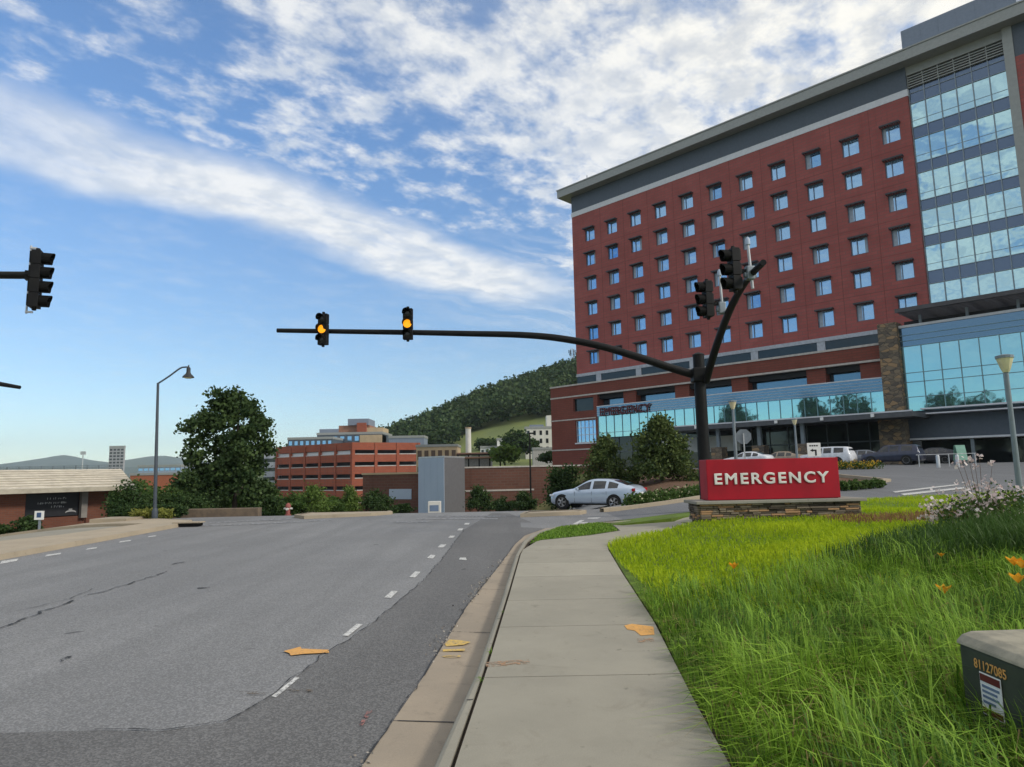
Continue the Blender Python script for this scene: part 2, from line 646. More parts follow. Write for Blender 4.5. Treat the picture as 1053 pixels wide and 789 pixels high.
ASPH = asphaltmat('old_asphalt', (0.228, 0.226, 0.224), (0.184, 0.183, 0.183))
ASPH2 = asphaltmat('newer_asphalt', (0.148, 0.144, 0.140), (0.120, 0.117, 0.114), 0.4)
ASPH3 = asphaltmat('drive_asphalt', (0.165, 0.168, 0.175), (0.135, 0.138, 0.145), 0.4)
CONC = concretemat('pale_concrete', (0.325, 0.300, 0.240), (0.275, 0.255, 0.205), (0.17, 0.145, 0.11), 0.45)
CONC_T = concretemat('tan_concrete', (0.345, 0.285, 0.215), (0.285, 0.24, 0.185), (0.13, 0.11, 0.088), 0.6)
CONC_L = concretemat('sand_concrete', (0.40, 0.33, 0.24), (0.34, 0.285, 0.21), (0.2, 0.165, 0.12), 0.4)
SOIL = mat('soil', (0.05, 0.035, 0.022), 0.95, col2=(0.03, 0.022, 0.014), scale=8, bump=0.8, bscale=40)
MULCH = mat('mulch', (0.16, 0.085, 0.045), 0.95, col2=(0.09, 0.05, 0.03), scale=9, bump=0.9, bscale=25)
GROUND = mat('ground_grass', (0.075, 0.105, 0.030), 0.95, col2=(0.13, 0.10, 0.055), scale=0.12, bump=0.5, bscale=8)
LAWN = mat('lawn_soil', (0.12, 0.19, 0.018), 0.95, col2=(0.08, 0.12, 0.018), scale=2.0, bump=0.8, bscale=50)
WORN_WHITE = mat('worn_white_marking', (0.60, 0.59, 0.56), 0.75, col2=(0.24, 0.24, 0.24), scale=32, lo=0.48, hi=0.68)
FADED_WHITE = mat('faded_white_marking', (0.30, 0.30, 0.30), 0.8, col2=(0.15, 0.15, 0.155), scale=7, lo=0.4, hi=0.62)
ORANGE = mat('orange_survey_paint', (0.66, 0.34, 0.09), 0.75, col2=(0.46, 0.26, 0.10), scale=34, lo=0.50, hi=0.68)
YELLOW = mat('yellow_survey_paint', (0.60, 0.40, 0.10), 0.75, col2=(0.36, 0.28, 0.17), scale=38, lo=0.46, hi=0.66)
FAINT_OR = mat('faint_orange_paint', (0.40, 0.22, 0.11), 0.8, col2=(0.34, 0.26, 0.19), scale=10)
PINK = mat('pink_survey_paint', (0.32, 0.14, 0.12), 0.8, col2=(0.12, 0.08, 0.08), scale=25, lo=0.4, hi=0.6)
worn(ORANGE, 26, 0.29, 0.42)
worn(YELLOW, 30, 0.33, 0.45)
worn(WORN_WHITE, 30, 0.36, 0.46)
worn(FAINT_OR, 22, 0.44, 0.60)
worn(FADED_WHITE, 9, 0.34, 0.50)
worn(mat('ghost_paint', (0.14, 0.10, 0.055), 0.8, col2=(0.10, 0.085, 0.07), scale=20), 24, 0.46, 0.62)
worn(PINK, 30, 0.45, 0.55)
CRACK = mat('tar_filled_crack', (0.030, 0.030, 0.031), 0.8)
worn(CRACK, 9, 0.36, 0.54)
BRICK_H = brickmat('hospital_brick', (0.365, 0.105, 0.096), (0.315, 0.090, 0.084), (0.25, 0.105, 0.095), 1.2, 0.42)
BRICK_D = brickmat('podium_brick', (0.225, 0.066, 0.048), (0.195, 0.058, 0.043), (0.13, 0.06, 0.045), 1.0, 0.3)
BRICK_W = brickmat('wall_brick', (0.16, 0.072, 0.052), (0.125, 0.056, 0.042), (0.14, 0.09, 0.07), 0.8, 0.3)
BRICK_L = brickmat('house_brick', (0.20, 0.075, 0.045), (0.15, 0.055, 0.036), (0.14, 0.09, 0.07), 0.24, 0.085)
BRICK_G = brickmat('garage_brick', (0.36, 0.10, 0.055), (0.31, 0.085, 0.05), (0.24, 0.10, 0.07), 1.2, 0.4)
STONE = stonemat('ledge_stone', (0.22, 0.17, 0.115), (0.10, 0.085, 0.07), 1.6)
STONE_N = mat('sign_stone', (0.20, 0.165, 0.125), 0.9, col2=(0.10, 0.085, 0.07), scale=5, bump=0.6, bscale=30)
GLASS_T = glassmat('tower_glass', (0.40, 0.62, 0.70), 0.03, 0.9, 0.05)
GLASS_S = glassmat('spandrel_glass', (0.105, 0.150, 0.225), 0.15, 0.7, 0.04)
GLASS_P = glassmat('podium_glass', (0.33, 0.58, 0.62), 0.03, 0.92, 0.03)
GLASS_PD = glassmat('podium_dark_glass', (0.135, 0.225, 0.31), 0.10, 0.8, 0.03)
GLASS_W = glassmat('window_glass', (0.25, 0.46, 0.72), 0.06, 0.85, 0.15)
GLASS_W2 = glassmat('window_glass_pale', (0.31, 0.51, 0.72), 0.12, 0.75, 0.2)
GLASS_W3 = glassmat('window_glass_dark', (0.18, 0.36, 0.60), 0.05, 0.8, 0.12)
CURTAIN = mat('pale_curtain', (0.36, 0.42, 0.50), 0.8, col2=(0.30, 0.36, 0.44))
GLASS_K = glassmat('shopfront_glass', (0.035, 0.045, 0.05), 0.05, 0.55, 0.03)
METAL_B = mat('blue_grey_metal', (0.085, 0.105, 0.135), 0.55, 0.1, col2=(0.075, 0.095, 0.12))
METAL_F = mat('fascia_metal', (0.30, 0.31, 0.30), 0.5, 0.1, col2=(0.27, 0.28, 0.27))
METAL_S = mat('soffit_metal', (0.30, 0.31, 0.33), 0.6, col2=(0.26, 0.27, 0.29))
METAL_P = mat('penthouse_metal', (0.20, 0.235, 0.30), 0.6, col2=(0.18, 0.215, 0.275))
TRIM_W = mat('white_trim', (0.62, 0.63, 0.66), 0.6, col2=(0.56, 0.57, 0.60))
SHINGLE = mat('weathered_shingle', (0.62, 0.56, 0.45), 0.9, col2=(0.46, 0.41, 0.33), scale=2.5, bump=0.5, bscale=14)
BLUEPANEL = mat('blue_grey_panel', (0.36, 0.43, 0.53), 0.6, col2=(0.33, 0.40, 0.50), scale=0.4)
TAN = mat('tan_render', (0.48, 0.36, 0.23), 0.8, col2=(0.42, 0.32, 0.2), scale=0.5)
PALE = mat('pale_render', (0.66, 0.64, 0.58), 0.8, col2=(0.58, 0.56, 0.51), scale=0.5)
BARK = mat('bark', (0.06, 0.045, 0.034), 0.95, col2=(0.035, 0.027, 0.02), scale=6, bump=0.8, bscale=14)
UTIL_GREEN = mat('utility_green', (0.060, 0.072, 0.050), 0.7, spec=0.2, col2=(0.046, 0.056, 0.04), scale=4)
UTIL_TOP = mat('sun_bleached_lid', (0.33, 0.30, 0.225), 0.8, col2=(0.23, 0.215, 0.165), scale=7, bump=0.2, bscale=40)
AMBER = emit('lit_amber_lens', (1.0, 0.36, 0.012), 1.05)
LENS_OFF = mat('unlit_lens', (0.02, 0.02, 0.018), 0.2)
LAMP_GLASS = mat('lamp_glass', (0.72, 0.66, 0.42), 0.3, col2=(0.62, 0.56, 0.36))
BLUE_PAINT = mat('blue_sign_paint', (0.05, 0.10, 0.22), 0.5)
HILLGRASS = mat('hill_grass', (0.17, 0.20, 0.055), 0.95, col2=(0.12, 0.15, 0.05), scale=0.06)
MOUNTAIN = mat('mountain_woods', (0.045, 0.065, 0.04), 0.95, col2=(0.03, 0.05, 0.035), scale=0.004)

L_DARK = leafmat('dark_leaves', (0.022, 0.048, 0.018), (0.060, 0.095, 0.030), 0.25)
L_MAPLE = leafmat('maple_leaves', (0.022, 0.046, 0.020), (0.082, 0.125, 0.042), 0.28)
L_CEDAR = leafmat('cedar_leaves', (0.032, 0.058, 0.020), (0.13, 0.165, 0.05), 0.22)
L_MID = leafmat('mid_leaves', (0.040, 0.085, 0.022), (0.10, 0.155, 0.04), 0.35)
L_LIGHT = leafmat('light_leaves', (0.08, 0.14, 0.03), (0.17, 0.24, 0.06), 0.4)
L_YEL = leafmat('yellow_leaves', (0.22, 0.24, 0.05), (0.34, 0.34, 0.09), 0.4)
L_FOREST = leafmat('forest_leaves', (0.018, 0.042, 0.018), (0.082, 0.118, 0.046), 0.2, 0.03)
G_LONG = leafmat('long_grass', (0.042, 0.115, 0.014), (0.29, 0.46, 0.055), 0.32, 0.04)
G_LAWN = leafmat('lawn_grass', (0.24, 0.37, 0.014), (0.50, 0.60, 0.030), 0.45, 0.01)
G_DARK = leafmat('dark_tall_grass', (0.030, 0.075, 0.014), (0.10, 0.18, 0.034), 0.40, 0.06)
G_DRY = leafmat('dry_grass', (0.22, 0.11, 0.06), (0.34, 0.20, 0.10), 0.4, 0.02)
PETAL_W = leafmat('white_petals', (0.60, 0.46, 0.45), (0.76, 0.69, 0.66), 0.3, 0.0)
PETAL_O = leafmat('orange_petals', (0.75, 0.30, 0.02), (0.85, 0.45, 0.05), 0.35, 0.0)

# ================================================================== THE SETTING
# ground
def axis(lo, hi, fine_lo, fine_hi, st):
    a = list(np.arange(fine_lo, fine_hi + 0.01, st))
    s, x = st, fine_lo
    while x > lo:
        s *= 1.35; x -= s; a.insert(0, max(x, lo))
    s, x = st, fine_hi
    while x < hi:
        s *= 1.35; x += s; a.append(min(x, hi))
    return a


gx, gy = axis(-7500, 7500, -44, 70, 1.0), axis(-300, 7500, -10, 120, 1.0)
gv = [(x, y, hz(x, y) - 0.09) for y in gy for x in gx]
nx = len(gx)
gf = [(j * nx + i, j * nx + i + 1, (j + 1) * nx + i + 1, (j + 1) * nx + i) for j in range(len(gy) - 1) for i in range(nx - 1)]
gm = bpy.data.meshes.new('ground'); gm.from_pydata(gv, [], gf)
for p in gm.polygons: p.use_smooth = True
tag(link('ground', gm, GROUND), kind='structure')

# measured edges of the street (plan points, near to far)
EDGE = [(-1.35, -6.0), (-0.95, 3.0), (-0.89, 4.05), (-0.75, 5.88), (-0.61, 8.48), (-0.26, 12.31), (0.0, 15.44), (0.25, 17.4), (0.85, 19.3), (2.0, 20.7), (3.4, 21.3)]
KERB = [(-0.86, -6.0), (-0.52, 2.6), (-0.46, 3.73), (-0.32, 5.43), (-0.19, 8.1), (0.0, 12.67), (0.18, 15.1), (0.42, 16.7), (1.05, 18.5), (2.1, 19.7), (3.4, 20.2)]
JOINT = [(-0.74, -6.0), (-0.41, 2.6), (-0.36, 3.73), (-0.26, 5.43), (-0.10, 8.7), (0.08, 12.67), (0.28, 14.9), (0.55, 16.45), (1.15, 18.3), (2.15, 19.5), (3.4, 20.0)]


def interp(L, y):
    for a, b in zip(L, L[1:]):
        if a[1] <= y <= b[1]:
            t = (y - a[1]) / (b[1] - a[1]); return a[0] + t * (b[0] - a[0])
    return L[-1][0]


road_poly = [(-10.85, -6)] + [(-10.7, 12), (-10.95, 18), (-11.2, 23), (-11.6, 24.6), (-13.5, 25.9), (-18, 26.8), (-40, 28), (-40, 38), (-9.5, 32.5), (-8, 33), (-6.8, 60), (3.6, 60), (6.9, 40), (6.9, 32.0), (5.3, 28.9), (3.4, 26.1), (3.4, 21.3)] + EDGE[::-1][1:]
tag(sheet('road', road_poly[::-1], ASPH, step=2.0), kind='structure')
seam = [(-0.9, 27.0), (-1.45, 19.5), (-1.40, 13), (-1.42, 10.7), (-1.52, 9.0), (-1.62, 7.5), (-1.76, 6.57), (-1.86, 5.4), (-1.98, 4.78), (-2.35, 4.64), (-2.8, 4.68), (-6, 4.62), (-10.7, 4.5)]
patch = seam + [(-10.75, -5.9), (-1.34, -5.9)] + [e for e in EDGE[1:9]] + [(0.5, 22), (-0.2, 26.5)]
tag(sheet('asphalt_patch', patch, ASPH2, off=0.004, step=2.0), kind='structure')

drive = [(3.4, 21.25), (6, 22.4), (10.5, 24.6), (16, 26.6), (24, 28.5), (40, 30), (70, 31), (70, 48), (48, 66), (30, 84), (16, 99), (8, 106), (-4, 108), (-4, 79), (10, 76.5), (14, 66), (19, 54), (20.5, 44), (20, 36), (17, 32.6), (12, 30.2), (7, 27.6), (3.4, 26)]
tag(sheet('driveway', drive, ASPH3, off=0.0, step=2.0, skirt=0.2), kind='structure')

# gutter pan and kerb: swept sections
def strip(name, A, B, za, zb, m, extra=None, tonefn=None):
    """surface between plan lines A and B cut into short lengths"""
    mb = MB()
    for k in range(len(A) - 1):
        n = max(1, int(math.dist(A[k], A[k + 1]) / 0.6))
        for q in range(n):
            t0, t1 = q / n, (q + 1) / n
            L = lambda P, t: (P[k][0] + (P[k + 1][0] - P[k][0]) * t, P[k][1] + (P[k + 1][1] - P[k][1]) * t)
            a0, a1, b0, b1 = L(A, t0), L(A, t1), L(B, t0), L(B, t1)
            g = lambda p, z: (p[0], p[1], z)
            mb.poly([g(a0, za), g(b0, zb), g(b1, zb), g(a1, za)], tonefn(k, q) if tonefn else 0.5)
            if extra:
                extra(mb, a0, a1, b0, b1)
    return mb


KI = [(k[0] - 0.015, k[1]) for k in KERB]
tag(strip('gutter', EDGE, KERB, 0.010, -0.012, CONC_T).build('gutter', CONC_T), kind='structure')


def kerb_extra(mb, a0, a1, b0, b1):
    # a = kerb face line, b = back line (flush with pavement)
    f0, f1 = (a0[0] - 0.03, a0[1]), (a1[0] - 0.03, a1[1])
    mb.poly([(f0[0], f0[1], -0.02), (a0[0], a0[1], 0.105), (a1[0], a1[1], 0.105), (f1[0], f1[1], -0.02)][::-1])


kb = MB()
for k in range(len(KERB) - 1):
    n = max(1, int(math.dist(KERB[k], KERB[k + 1]) / 0.5))
    for q in range(n):
        t0, t1 = q / n, (q + 1) / n
        L = lambda P, t: Vector((P[k][0] + (P[k + 1][0] - P[k][0]) * t, P[k][1] + (P[k + 1][1] - P[k][1]) * t, 0))
        d = (L(KERB, 1) - L(KERB, 0)).normalized(); nl = Vector((-d.y, d.x, 0))
        sec = []
        for t in (t0, t1):
            a, b = L(KERB, t), L(JOINT, t)
            sec.append([a + nl * 0.035 + Vector((0, 0, -0.03)), a + nl * 0.012 + Vector((0, 0, 0.075)), a - nl * 0.012 + Vector((0, 0, 0.112)), a - nl * 0.035 + Vector((0, 0, 0.122)), b + nl * 0.006 + Vector((0, 0, 0.124)), b + nl * 0.006 + Vector((0, 0, 0.04))])
        for i in range(5):
            kb.poly([sec[0][i], sec[1][i], sec[1][i + 1], sec[0][i + 1]][::-1])
tag(kb.build('kerb', CONC, smooth=True), kind='structure')
joint_bed = strip('joint_soil', [(j[0] - 0.02, j[1]) for j in JOINT], [(j[0] + 0.05, j[1]) for j in JOINT], 0.095, 0.095, SOIL).build('joint_soil', SOIL)
tag(joint_bed, kind='structure')
# cross joints of gutter and kerb
jm = MB()
for y in (-2.0, 0.2, 2.3, 4.72, 7.2, 9.7, 12.2):
    xe, xk, xj = interp(EDGE, y), interp(KERB, y), interp(JOINT, y)
    jm.poly([(xe, y, 0.0135), (xk - 0.03, y, -0.006), (xk - 0.03, y + 0.014, -0.006), (xe, y + 0.014, 0.0135)])
    jm.poly([(xk + 0.03, y + 0.03, 0.1255), (xj, y + 0.03, 0.1275), (xj, y + 0.043, 0.1275), (xk + 0.03, y + 0.043, 0.1255)])
tag(jm.build('kerb_joint', CRACK), kind='structure')

# pavement: slabs with open joints, then the apron by the crossing
RIGHT = [(0.62, -6.0), (0.92, 2.0), (1.08, 3.67), (1.16, 4.7), (1.37, 6.95), (1.56, 10.1), (1.74, 12.7), (1.80, 13.6)]
SLABS = [-6, -4.4, -2.7, -1.0, 0.55, 2.1, 3.65, 5.23, 6.84, 8.2, 9.95, 11.4, 13.2]
TONES = [0.5, 0.45, 0.55, 0.5, 0.5, 0.42, 0.47, 0.58, 0.50, 0.52, 0.95, 0.60]
sb = MB()
for i in range(len(SLABS) - 1):
    y0, y1 = SLABS[i] + 0.007, SLABS[i + 1] - 0.007
    n = 6
    for q in range(n):
        a, b = y0 + (y1 - y0) * q / n, y0 + (y1 - y0) * (q + 1) / n
        L0, L1 = interp(JOINT, a) + 0.022, interp(JOINT, b) + 0.022
        R0, R1 = interp(RIGHT, a), interp(RIGHT, b)
        sb.poly([(L0, a, 0.128), (R0, a, 0.128), (R1, b, 0.128), (L1, b, 0.128)], TONES[i])
        if q == 0:
            sb.poly([(L0, a, 0.10), (R0, a, 0.10), (R0, a, 0.128), (L0, a, 0.128)], 0.2)
        if q == n - 1:
            sb.poly([(R1, b, 0.10), (L1, b, 0.10), (L1, b, 0.128), (R1, b, 0.128)], 0.2)
        sb.poly([(L0, a, 0.05), (L0, a, 0.128), (L1, b, 0.128), (L1, b, 0.05)], 0.2)
        sb.poly([(R0, a, 0.0), (R1, b, 0.0), (R1, b, 0.128), (R0, a, 0.128)], 0.2)
apron = [(0.13, 13.205), (0.5, 14.95), (1.72, 15.85), (2.6, 16.9), (2.7, 18.8), (3.2, 19.95), (4.2, 20.0), (4.4, 18.9), (5.6, 20.6), (8.6, 22.0), (8.9, 21.4), (6.0, 19.7), (4.3, 17.0), (3.15, 15.95), (2.2, 14.75), (1.84, 13.9), (1.79, 13.205)]
sidewalk = sb.build('sidewalk', CONC)
tag(sidewalk, kind='structure')
tag(sheet('sidewalk_apron', apron[::-1], CONC, off=0.0, step=1.5, fz=lambda x, y: 0.128 + max(0, hz(x, y) - 0.1) * sstep(3.5, 6, x) - 0.10 * sstep(18.2, 20.2, y) * (1 - sstep(4.2, 4.6, x)), tone=0.7, skirt=0.15), kind='structure')
tag(sheet('sidewalk_bed', [(-0.8, -6), (0.55, -6), (1.7, 13.3), (0.1, 13.3)], SOIL, z=0.102, step=0), kind='structure')
# rough-textured ramp pad at the crossing
VG = [(2.75, 18.95), (4.35, 18.95), (5.6, 20.65), (8.6, 22.05), (9.1, 21.5), (10.5, 24.3), (10.45, 24.55), (6.0, 22.35), (3.45, 21.2), (2.2, 20.2), (2.5, 19.5)]
tag(sheet('grass_verge', VG[::-1], LAWN, off=0.0, step=0.5, skirt=0.2), kind='structure')
pad = sheet('tactile_pad', [(3.1, 19.25), (4.0, 19.25), (4.0, 19.6), (3.1, 19.6)], mat('tactile_pad_dark', (0.06, 0.055, 0.055), 0.8), z=0.128, off=-0.008, step=0)
tag(pad, kind='structure')

# left side: kerb and pavement
LK = [(-10.85, -6), (-10.7, 12), (-10.95, 18), (-11.2, 23), (-11.6, 24.6), (-13.5, 25.9), (-18, 26.8), (-40, 28)]
lk = MB()
for a, b in zip(LK, LK[1:]):
    a, b = Vector((*a, 0)), Vector((*b, 0))
    d = (b - a).normalized(); nl = Vector((-d.y, d.x, 0))
    za, zb = hz(a.x, a.y), hz(b.x, b.y)
    n = 6
    for q in range(n):
        t0, t1 = q / n, (q + 1) / n
        pts = []
        for t in (t0, t1):
            p = a.lerp(b, t); z = hz(p.x, p.y)
            pts.append([p + Vector((0, 0, z - 0.03)), p + nl * 0.03 + Vector((0, 0, z + 0.12)), p + nl * 0.16 + Vector((0, 0, z + 0.125)), p + nl * 0.16 + Vector((0, 0, z - 0.03))])
        for i in range(3):
            lk.poly([pts[0][i], pts[1][i], pts[1][i + 1], pts[0][i + 1]])
tag(lk.build('kerb', CONC_L, smooth=True), kind='structure')
tag(sheet('sidewalk', [(-11.0, -6), (-10.85, 12), (-11.1, 18), (-11.36, 22.9), (-11.75, 24.5), (-13.6, 25.75), (-18, 26.6), (-40, 27.8), (-40, 25.6), (-17, 24.3), (-12.6, 23.2), (-12.75, 19.1), (-13.25, 17.6), (-13.4, -6)][::-1], CONC_L, off=0.12, step=1.0, tone=0.7, skirt=0.3), kind='structure')
# gravelly forecourt strip between pavement and the low house
tag(sheet('forecourt', [(-13.45, 8), (-13.3, 17.6), (-12.85, 19.1), (-12.7, 23.1), (-16.9, 24.2), (-18.5, 25.0), (-19.6, 30), (-23, 30), (-30, 20), (-30, 8)], CONC, off=0.03, step=1.0, tone=0.45, skirt=0.3), kind='structure')

# raised islands with kerbs (tan median ahead, planted island by the drive)
def island(name, pts, m, h=0.14, top=None, kerbm=CONC_L):
    n = len(pts)
    mb = MB()
    c = Vector((sum(p[0] for p in pts) / n, sum(p[1] for p in pts) / n))
    inner = []
    for p in pts:
        v = Vector(p) - c; inner.append(c + v * max(0.0, (v.length - 0.16) / v.length))
    for k in range(n):
        k2 = (k + 1) % n
        a, b, ia, ib = pts[k], pts[k2], inner[k], inner[k2]
        g = lambda p, z: (p[0], p[1], hz(p[0], p[1]) + z)
        mb.poly([g(a, -0.1), g(b, -0.1), g(b, h), g(a, h)])
        mb.poly([g(a, h), g(b, h), g(ib, h), g(ia, h)])
    o = tag(mb.build('kerb', kerbm), kind='structure')
    tag(sheet(name, [tuple(p) for p in inner], m, off=h - 0.02, step=1.0), kind='structure')


island('traffic_island', [(-7.9, 25.6), (-5.6, 26.6), (-4.9, 27.4), (-5.2, 28.6), (-7.0, 29.3), (-8.4, 28.3), (-8.6, 26.6)], CONC_L, 0.12)
isl = [(0.2, 24.2), (2.4, 24.9), (2.7, 25.6), (2.3, 26.1), (0.4, 25.5)]
island('traffic_island', isl, CONC_L, 0.13)
tag(sheet('planting_bed', [(3.4, 26.0), (7, 27.7), (12, 30.3), (17, 32.7), (20, 36), (20.5, 44), (19, 54), (14, 66), (10, 75), (7, 74), (7.2, 60), (7.4, 40), (7.2, 31.8), (5.5, 28.8)], MULCH, off=-0.03, step=1.0), kind='structure')
kb2 = MB()
for a, b in zip([(3.4, 26.0), (7, 27.6), (12, 30.2), (17, 32.6), (20, 36)], [(7, 27.6), (12, 30.2), (17, 32.6), (20, 36), (20.5, 44)]):
    a, b = Vector(a), Vector(b)
    d = (b - a).normalized(); nl = Vector((-d.y, d.x)) * 0.30
    for q in range(4):
        p, r = a.lerp(b, q / 4), a.lerp(b, (q + 1) / 4)
        g = lambda v, z: (v.x, v.y, hz(v.x, v.y) + z)
        kb2.poly([g(p, -0.05), g(r, -0.05), g(r, 0.14), g(p, 0.14)])
        kb2.poly([g(p, 0.14), g(r, 0.14), g(r + nl, 0.15), g(p + nl, 0.15)])
        kb2.poly([g(p + nl, -0.1), g(p + nl, 0.15), g(r + nl, 0.15), g(r + nl, -0.1)])
tag(kb2.build('kerb', CONC_L), kind='structure')

# lawn
LAWN_POLY = [(0.64, -6), (0.95, 2.0), (1.11, 3.67), (1.19, 4.7), (1.40, 6.95), (1.59, 10.1), (1.77, 12.7), (1.86, 13.9), (2.25, 14.7), (3.2, 15.9), (4.35, 16.95), (6.05, 19.65), (8.95, 21.35), (10.6, 24.4), (16, 26.4), (24, 28.3), (40, 29.8), (40, -6)]
tag(sheet('lawn', LAWN_POLY[::-1], LAWN, off=0.005, step=0.5), kind='structure')
WEDGE = [(0.30, 14.3), (0.58, 15.05), (1.72, 15.9), (2.55, 16.95), (2.62, 18.9), (2.4, 19.4), (1.2, 18.2), (0.6, 16.4)]
tag(sheet('grass_verge', WEDGE, LAWN, z=0.13, step=0.5), kind='structure')

# painted marks on the road
def mark(name, px, m, z=0.0, off=0.008, kind='structure'):
    pts = [on(x, y, z + off) for x, y in px]
    mb = MB(); mb.poly([(p.x, p.y, z + off) for p in pts])
    me = mb.mesh(name)
    bm = bmesh.new(); bm.from_mesh(me)
    bmesh.ops.triangulate(bm, faces=bm.faces[:])
    for f in bm.faces:
        if f.normal.z < 0: f.normal_flip()
    bm.to_mesh(me); bm.free()
    return tag(link(name, me, m), kind=kind)


DASH = [[(279, 716), (284, 717), (308, 697), (304, 696)], [(352, 653.5), (358, 654), (373, 642), (367, 641.5)], [(395, 614.5), (402, 615), (409, 608), (403, 607.5)],
        [(421, 593.5), (427, 594), (432.5, 588), (427, 587.5)], [(439, 574), (445, 574.5), (448, 571), (443, 570.5)], [(450, 563), (456, 563), (459, 560), (453, 560)],
        [(461, 553), (466, 553), (468, 551), (463, 551)], [(470, 545.5), (475, 545.5), (476.5, 543.5), (472, 543.5)], [(477, 539.5), (482, 539.5), (483, 537.8), (478.5, 537.8)]]
for d in DASH:
    mark('lane_marking', d, WORN_WHITE)
mark('lane_marking', [(472, 575.5), (480, 576), (479, 573.5), (473, 573.5)], WORN_WHITE, off=0.010)
# the lane dashes of the far side
for px in ([(0, 580), (17, 577), (19, 574.5), (2, 577)], [(46, 572.5), (62, 570), (63, 568.5), (48, 570.5)], [(88, 565.5), (99, 564), (100, 562.7), (90, 564)], [(122, 558), (134, 556.5), (135, 555.2), (124, 556.6)], [(152, 552.5), (160, 551.5), (161, 550.5), (153, 551.5)]):
    mark('lane_marking', px, WORN_WHITE)
# faded crossing and stop bars
for px in ([(196, 541.5), (262, 539.5), (342, 535.2), (342, 533.8), (262, 538), (196, 540)], [(215, 538.2), (300, 534.2), (300, 533), (215, 536.9)], [(405, 537.8), (440, 537.4), (440, 536), (405, 536.4)],
           [(440, 531.6), (520, 531.4), (520, 530.4), (440, 530.6)], [(428, 534.2), (512, 534), (512, 533), (428, 533.2)]):
    mark('crossing_marking', px, FADED_WHITE, off=0.009)
for px in ([(584, 541.8), (588.5, 541.8), (601, 535), (596.5, 535)], [(596, 538.2), (640, 537.2), (640, 536.2), (597, 537.2)], [(604, 533.6), (650, 532.2), (650, 531.2), (605, 532.6)]):
    mark('crossing_marking', px, WORN_WHITE, off=0.02)


def gmark(name, px, m, off=0.02):
    """mark on the sloping drive"""
    pts = []
    for x, y in px:
        z = 0.0
        for _ in range(30):
            p = on(x, y, min(z, 1.45)); z = 0.5 * z + 0.5 * hz(p.x, p.y)
        pts.append((p.x, p.y))
    o = sheet(name, pts, m, off=off, step=1.0)
    return tag(o, kind='structure')


gmark('crossing_marking', [(921, 507.2), (985, 499.4), (984, 498.4), (918, 506)], WORN_WHITE)
gmark('crossing_marking', [(930, 510), (992, 503.0), (991, 501.4), (926, 508.4)], WORN_WHITE)

# surveyors' paint
mark('survey_arrow', [(291.5, 669.6), (309, 665), (310, 667), (338, 668.2), (338.5, 671.2), (312, 672.4), (299, 674), (297.5, 671.6)], ORANGE, off=0.012)
for px in ([(246, 711), (276, 711.5), (276, 714), (247, 713.5)], [(296, 709), (322, 709), (322, 711), (297, 711.2)]):
    mark('survey_line', px, mat('ghost_paint', (0.14, 0.10, 0.055), 0.8, col2=(0.10, 0.085, 0.07), scale=20), off=0.012)
mark('survey_streak', [(369, 746), (373, 746), (383, 731), (378, 730)], PINK, off=0.012)
mark('survey_arrow', [(642, 643.2), (650, 641.6), (672, 644.4), (673, 652.6), (659, 653.6), (653, 648.6), (645, 647.2)], ORANGE, z=0.128, off=0.004)
mark('survey_line', [(655, 656.5), (672, 656), (673, 660), (656, 660.5)], FAINT_OR, z=0.128, off=0.004)
mark('survey_line', [(499, 681), (544, 678), (545, 682.5), (500, 686)], FAINT_OR, z=0.128, off=0.004)
mark('survey_arrow', [(457.5, 662.5), (462, 657.6), (474, 658.4), (484, 660.2), (477, 663), (459, 664.8)], YELLOW, z=0.002, off=0.011)
mark('survey_line', [(455, 667.8), (478, 667), (478, 669), (455.5, 670)], YELLOW, z=0.002, off=0.011)
oval = MB()
oc, ow, oh = on(464.5, 675, 0.012), 0.085, 0.035
for q in range(16):
    t0, t1 = 2 * math.pi * q / 16, 2 * math.pi * (q + 1) / 16
    r = lambda t, k: (oc.x + ow * k * math.cos(t), oc.y + oh * k * math.sin(t) * (0.8 if k < 1 else 1), 0.013)
    oval.poly([r(t0, 0.72), r(t0, 1), r(t1, 1), r(t1, 0.72)])
tag(oval.build('survey_ring', YELLOW), kind='structure')


# cracks and the ragged paving seam
def crack(path, w, m=CRACK, z=0.0125, jit=0.03):
    mb = MB()
    P = []
    for a, b in zip(path, path[1:]):
        a, b = Vector(a), Vector(b)
        n = max(2, int((b - a).length / 0.16))
        for q in range(n):
            p = a.lerp(b, q / n)
            P.append(p + Vector((random.gauss(0, jit), random.gauss(0, jit))))
    P.append(Vector(path[-1]))
    for p, q in zip(P, P[1:]):
        d = (q - p)
        if d.length < 1e-4: continue
        nl = Vector((-d.y, d.x)).normalized() * w * random.uniform(0.3, 1.0)
        mb.poly([(p.x - nl.x, p.y - nl.y, z), (q.x - nl.x, q.y - nl.y, z), (q.x + nl.x, q.y + nl.y, z), (p.x + nl.x, p.y + nl.y, z)])
    tag(mb.build('road_crack', m), kind='structure')


crack([s for s in seam[1:11]], 0.009, jit=0.014)
g2 = lambda l: [tuple(on(x, y)[:2]) for x, y in l]
crack(g2([(0, 648), (20, 641), (40, 632), (75, 618)]), 0.022)
crack(g2([(82, 615), (112, 607), (130, 602), (172, 588)]), 0.02)
crack(g2([(174, 581), (190, 578.5)]), 0.03)
crack(g2([(203, 605.5), (216, 604.8)]), 0.04, jit=0.01)
crack(g2([(14, 630), (70, 617), (95, 606)]), 0.010)
crack([(e[0] - 0.006, e[1]) for e in EDGE[1:9]], 0.008, jit=0.008, z=0.0145)
crack(g2([(60, 683), (72, 676)]), 0.04, jit=0.02)
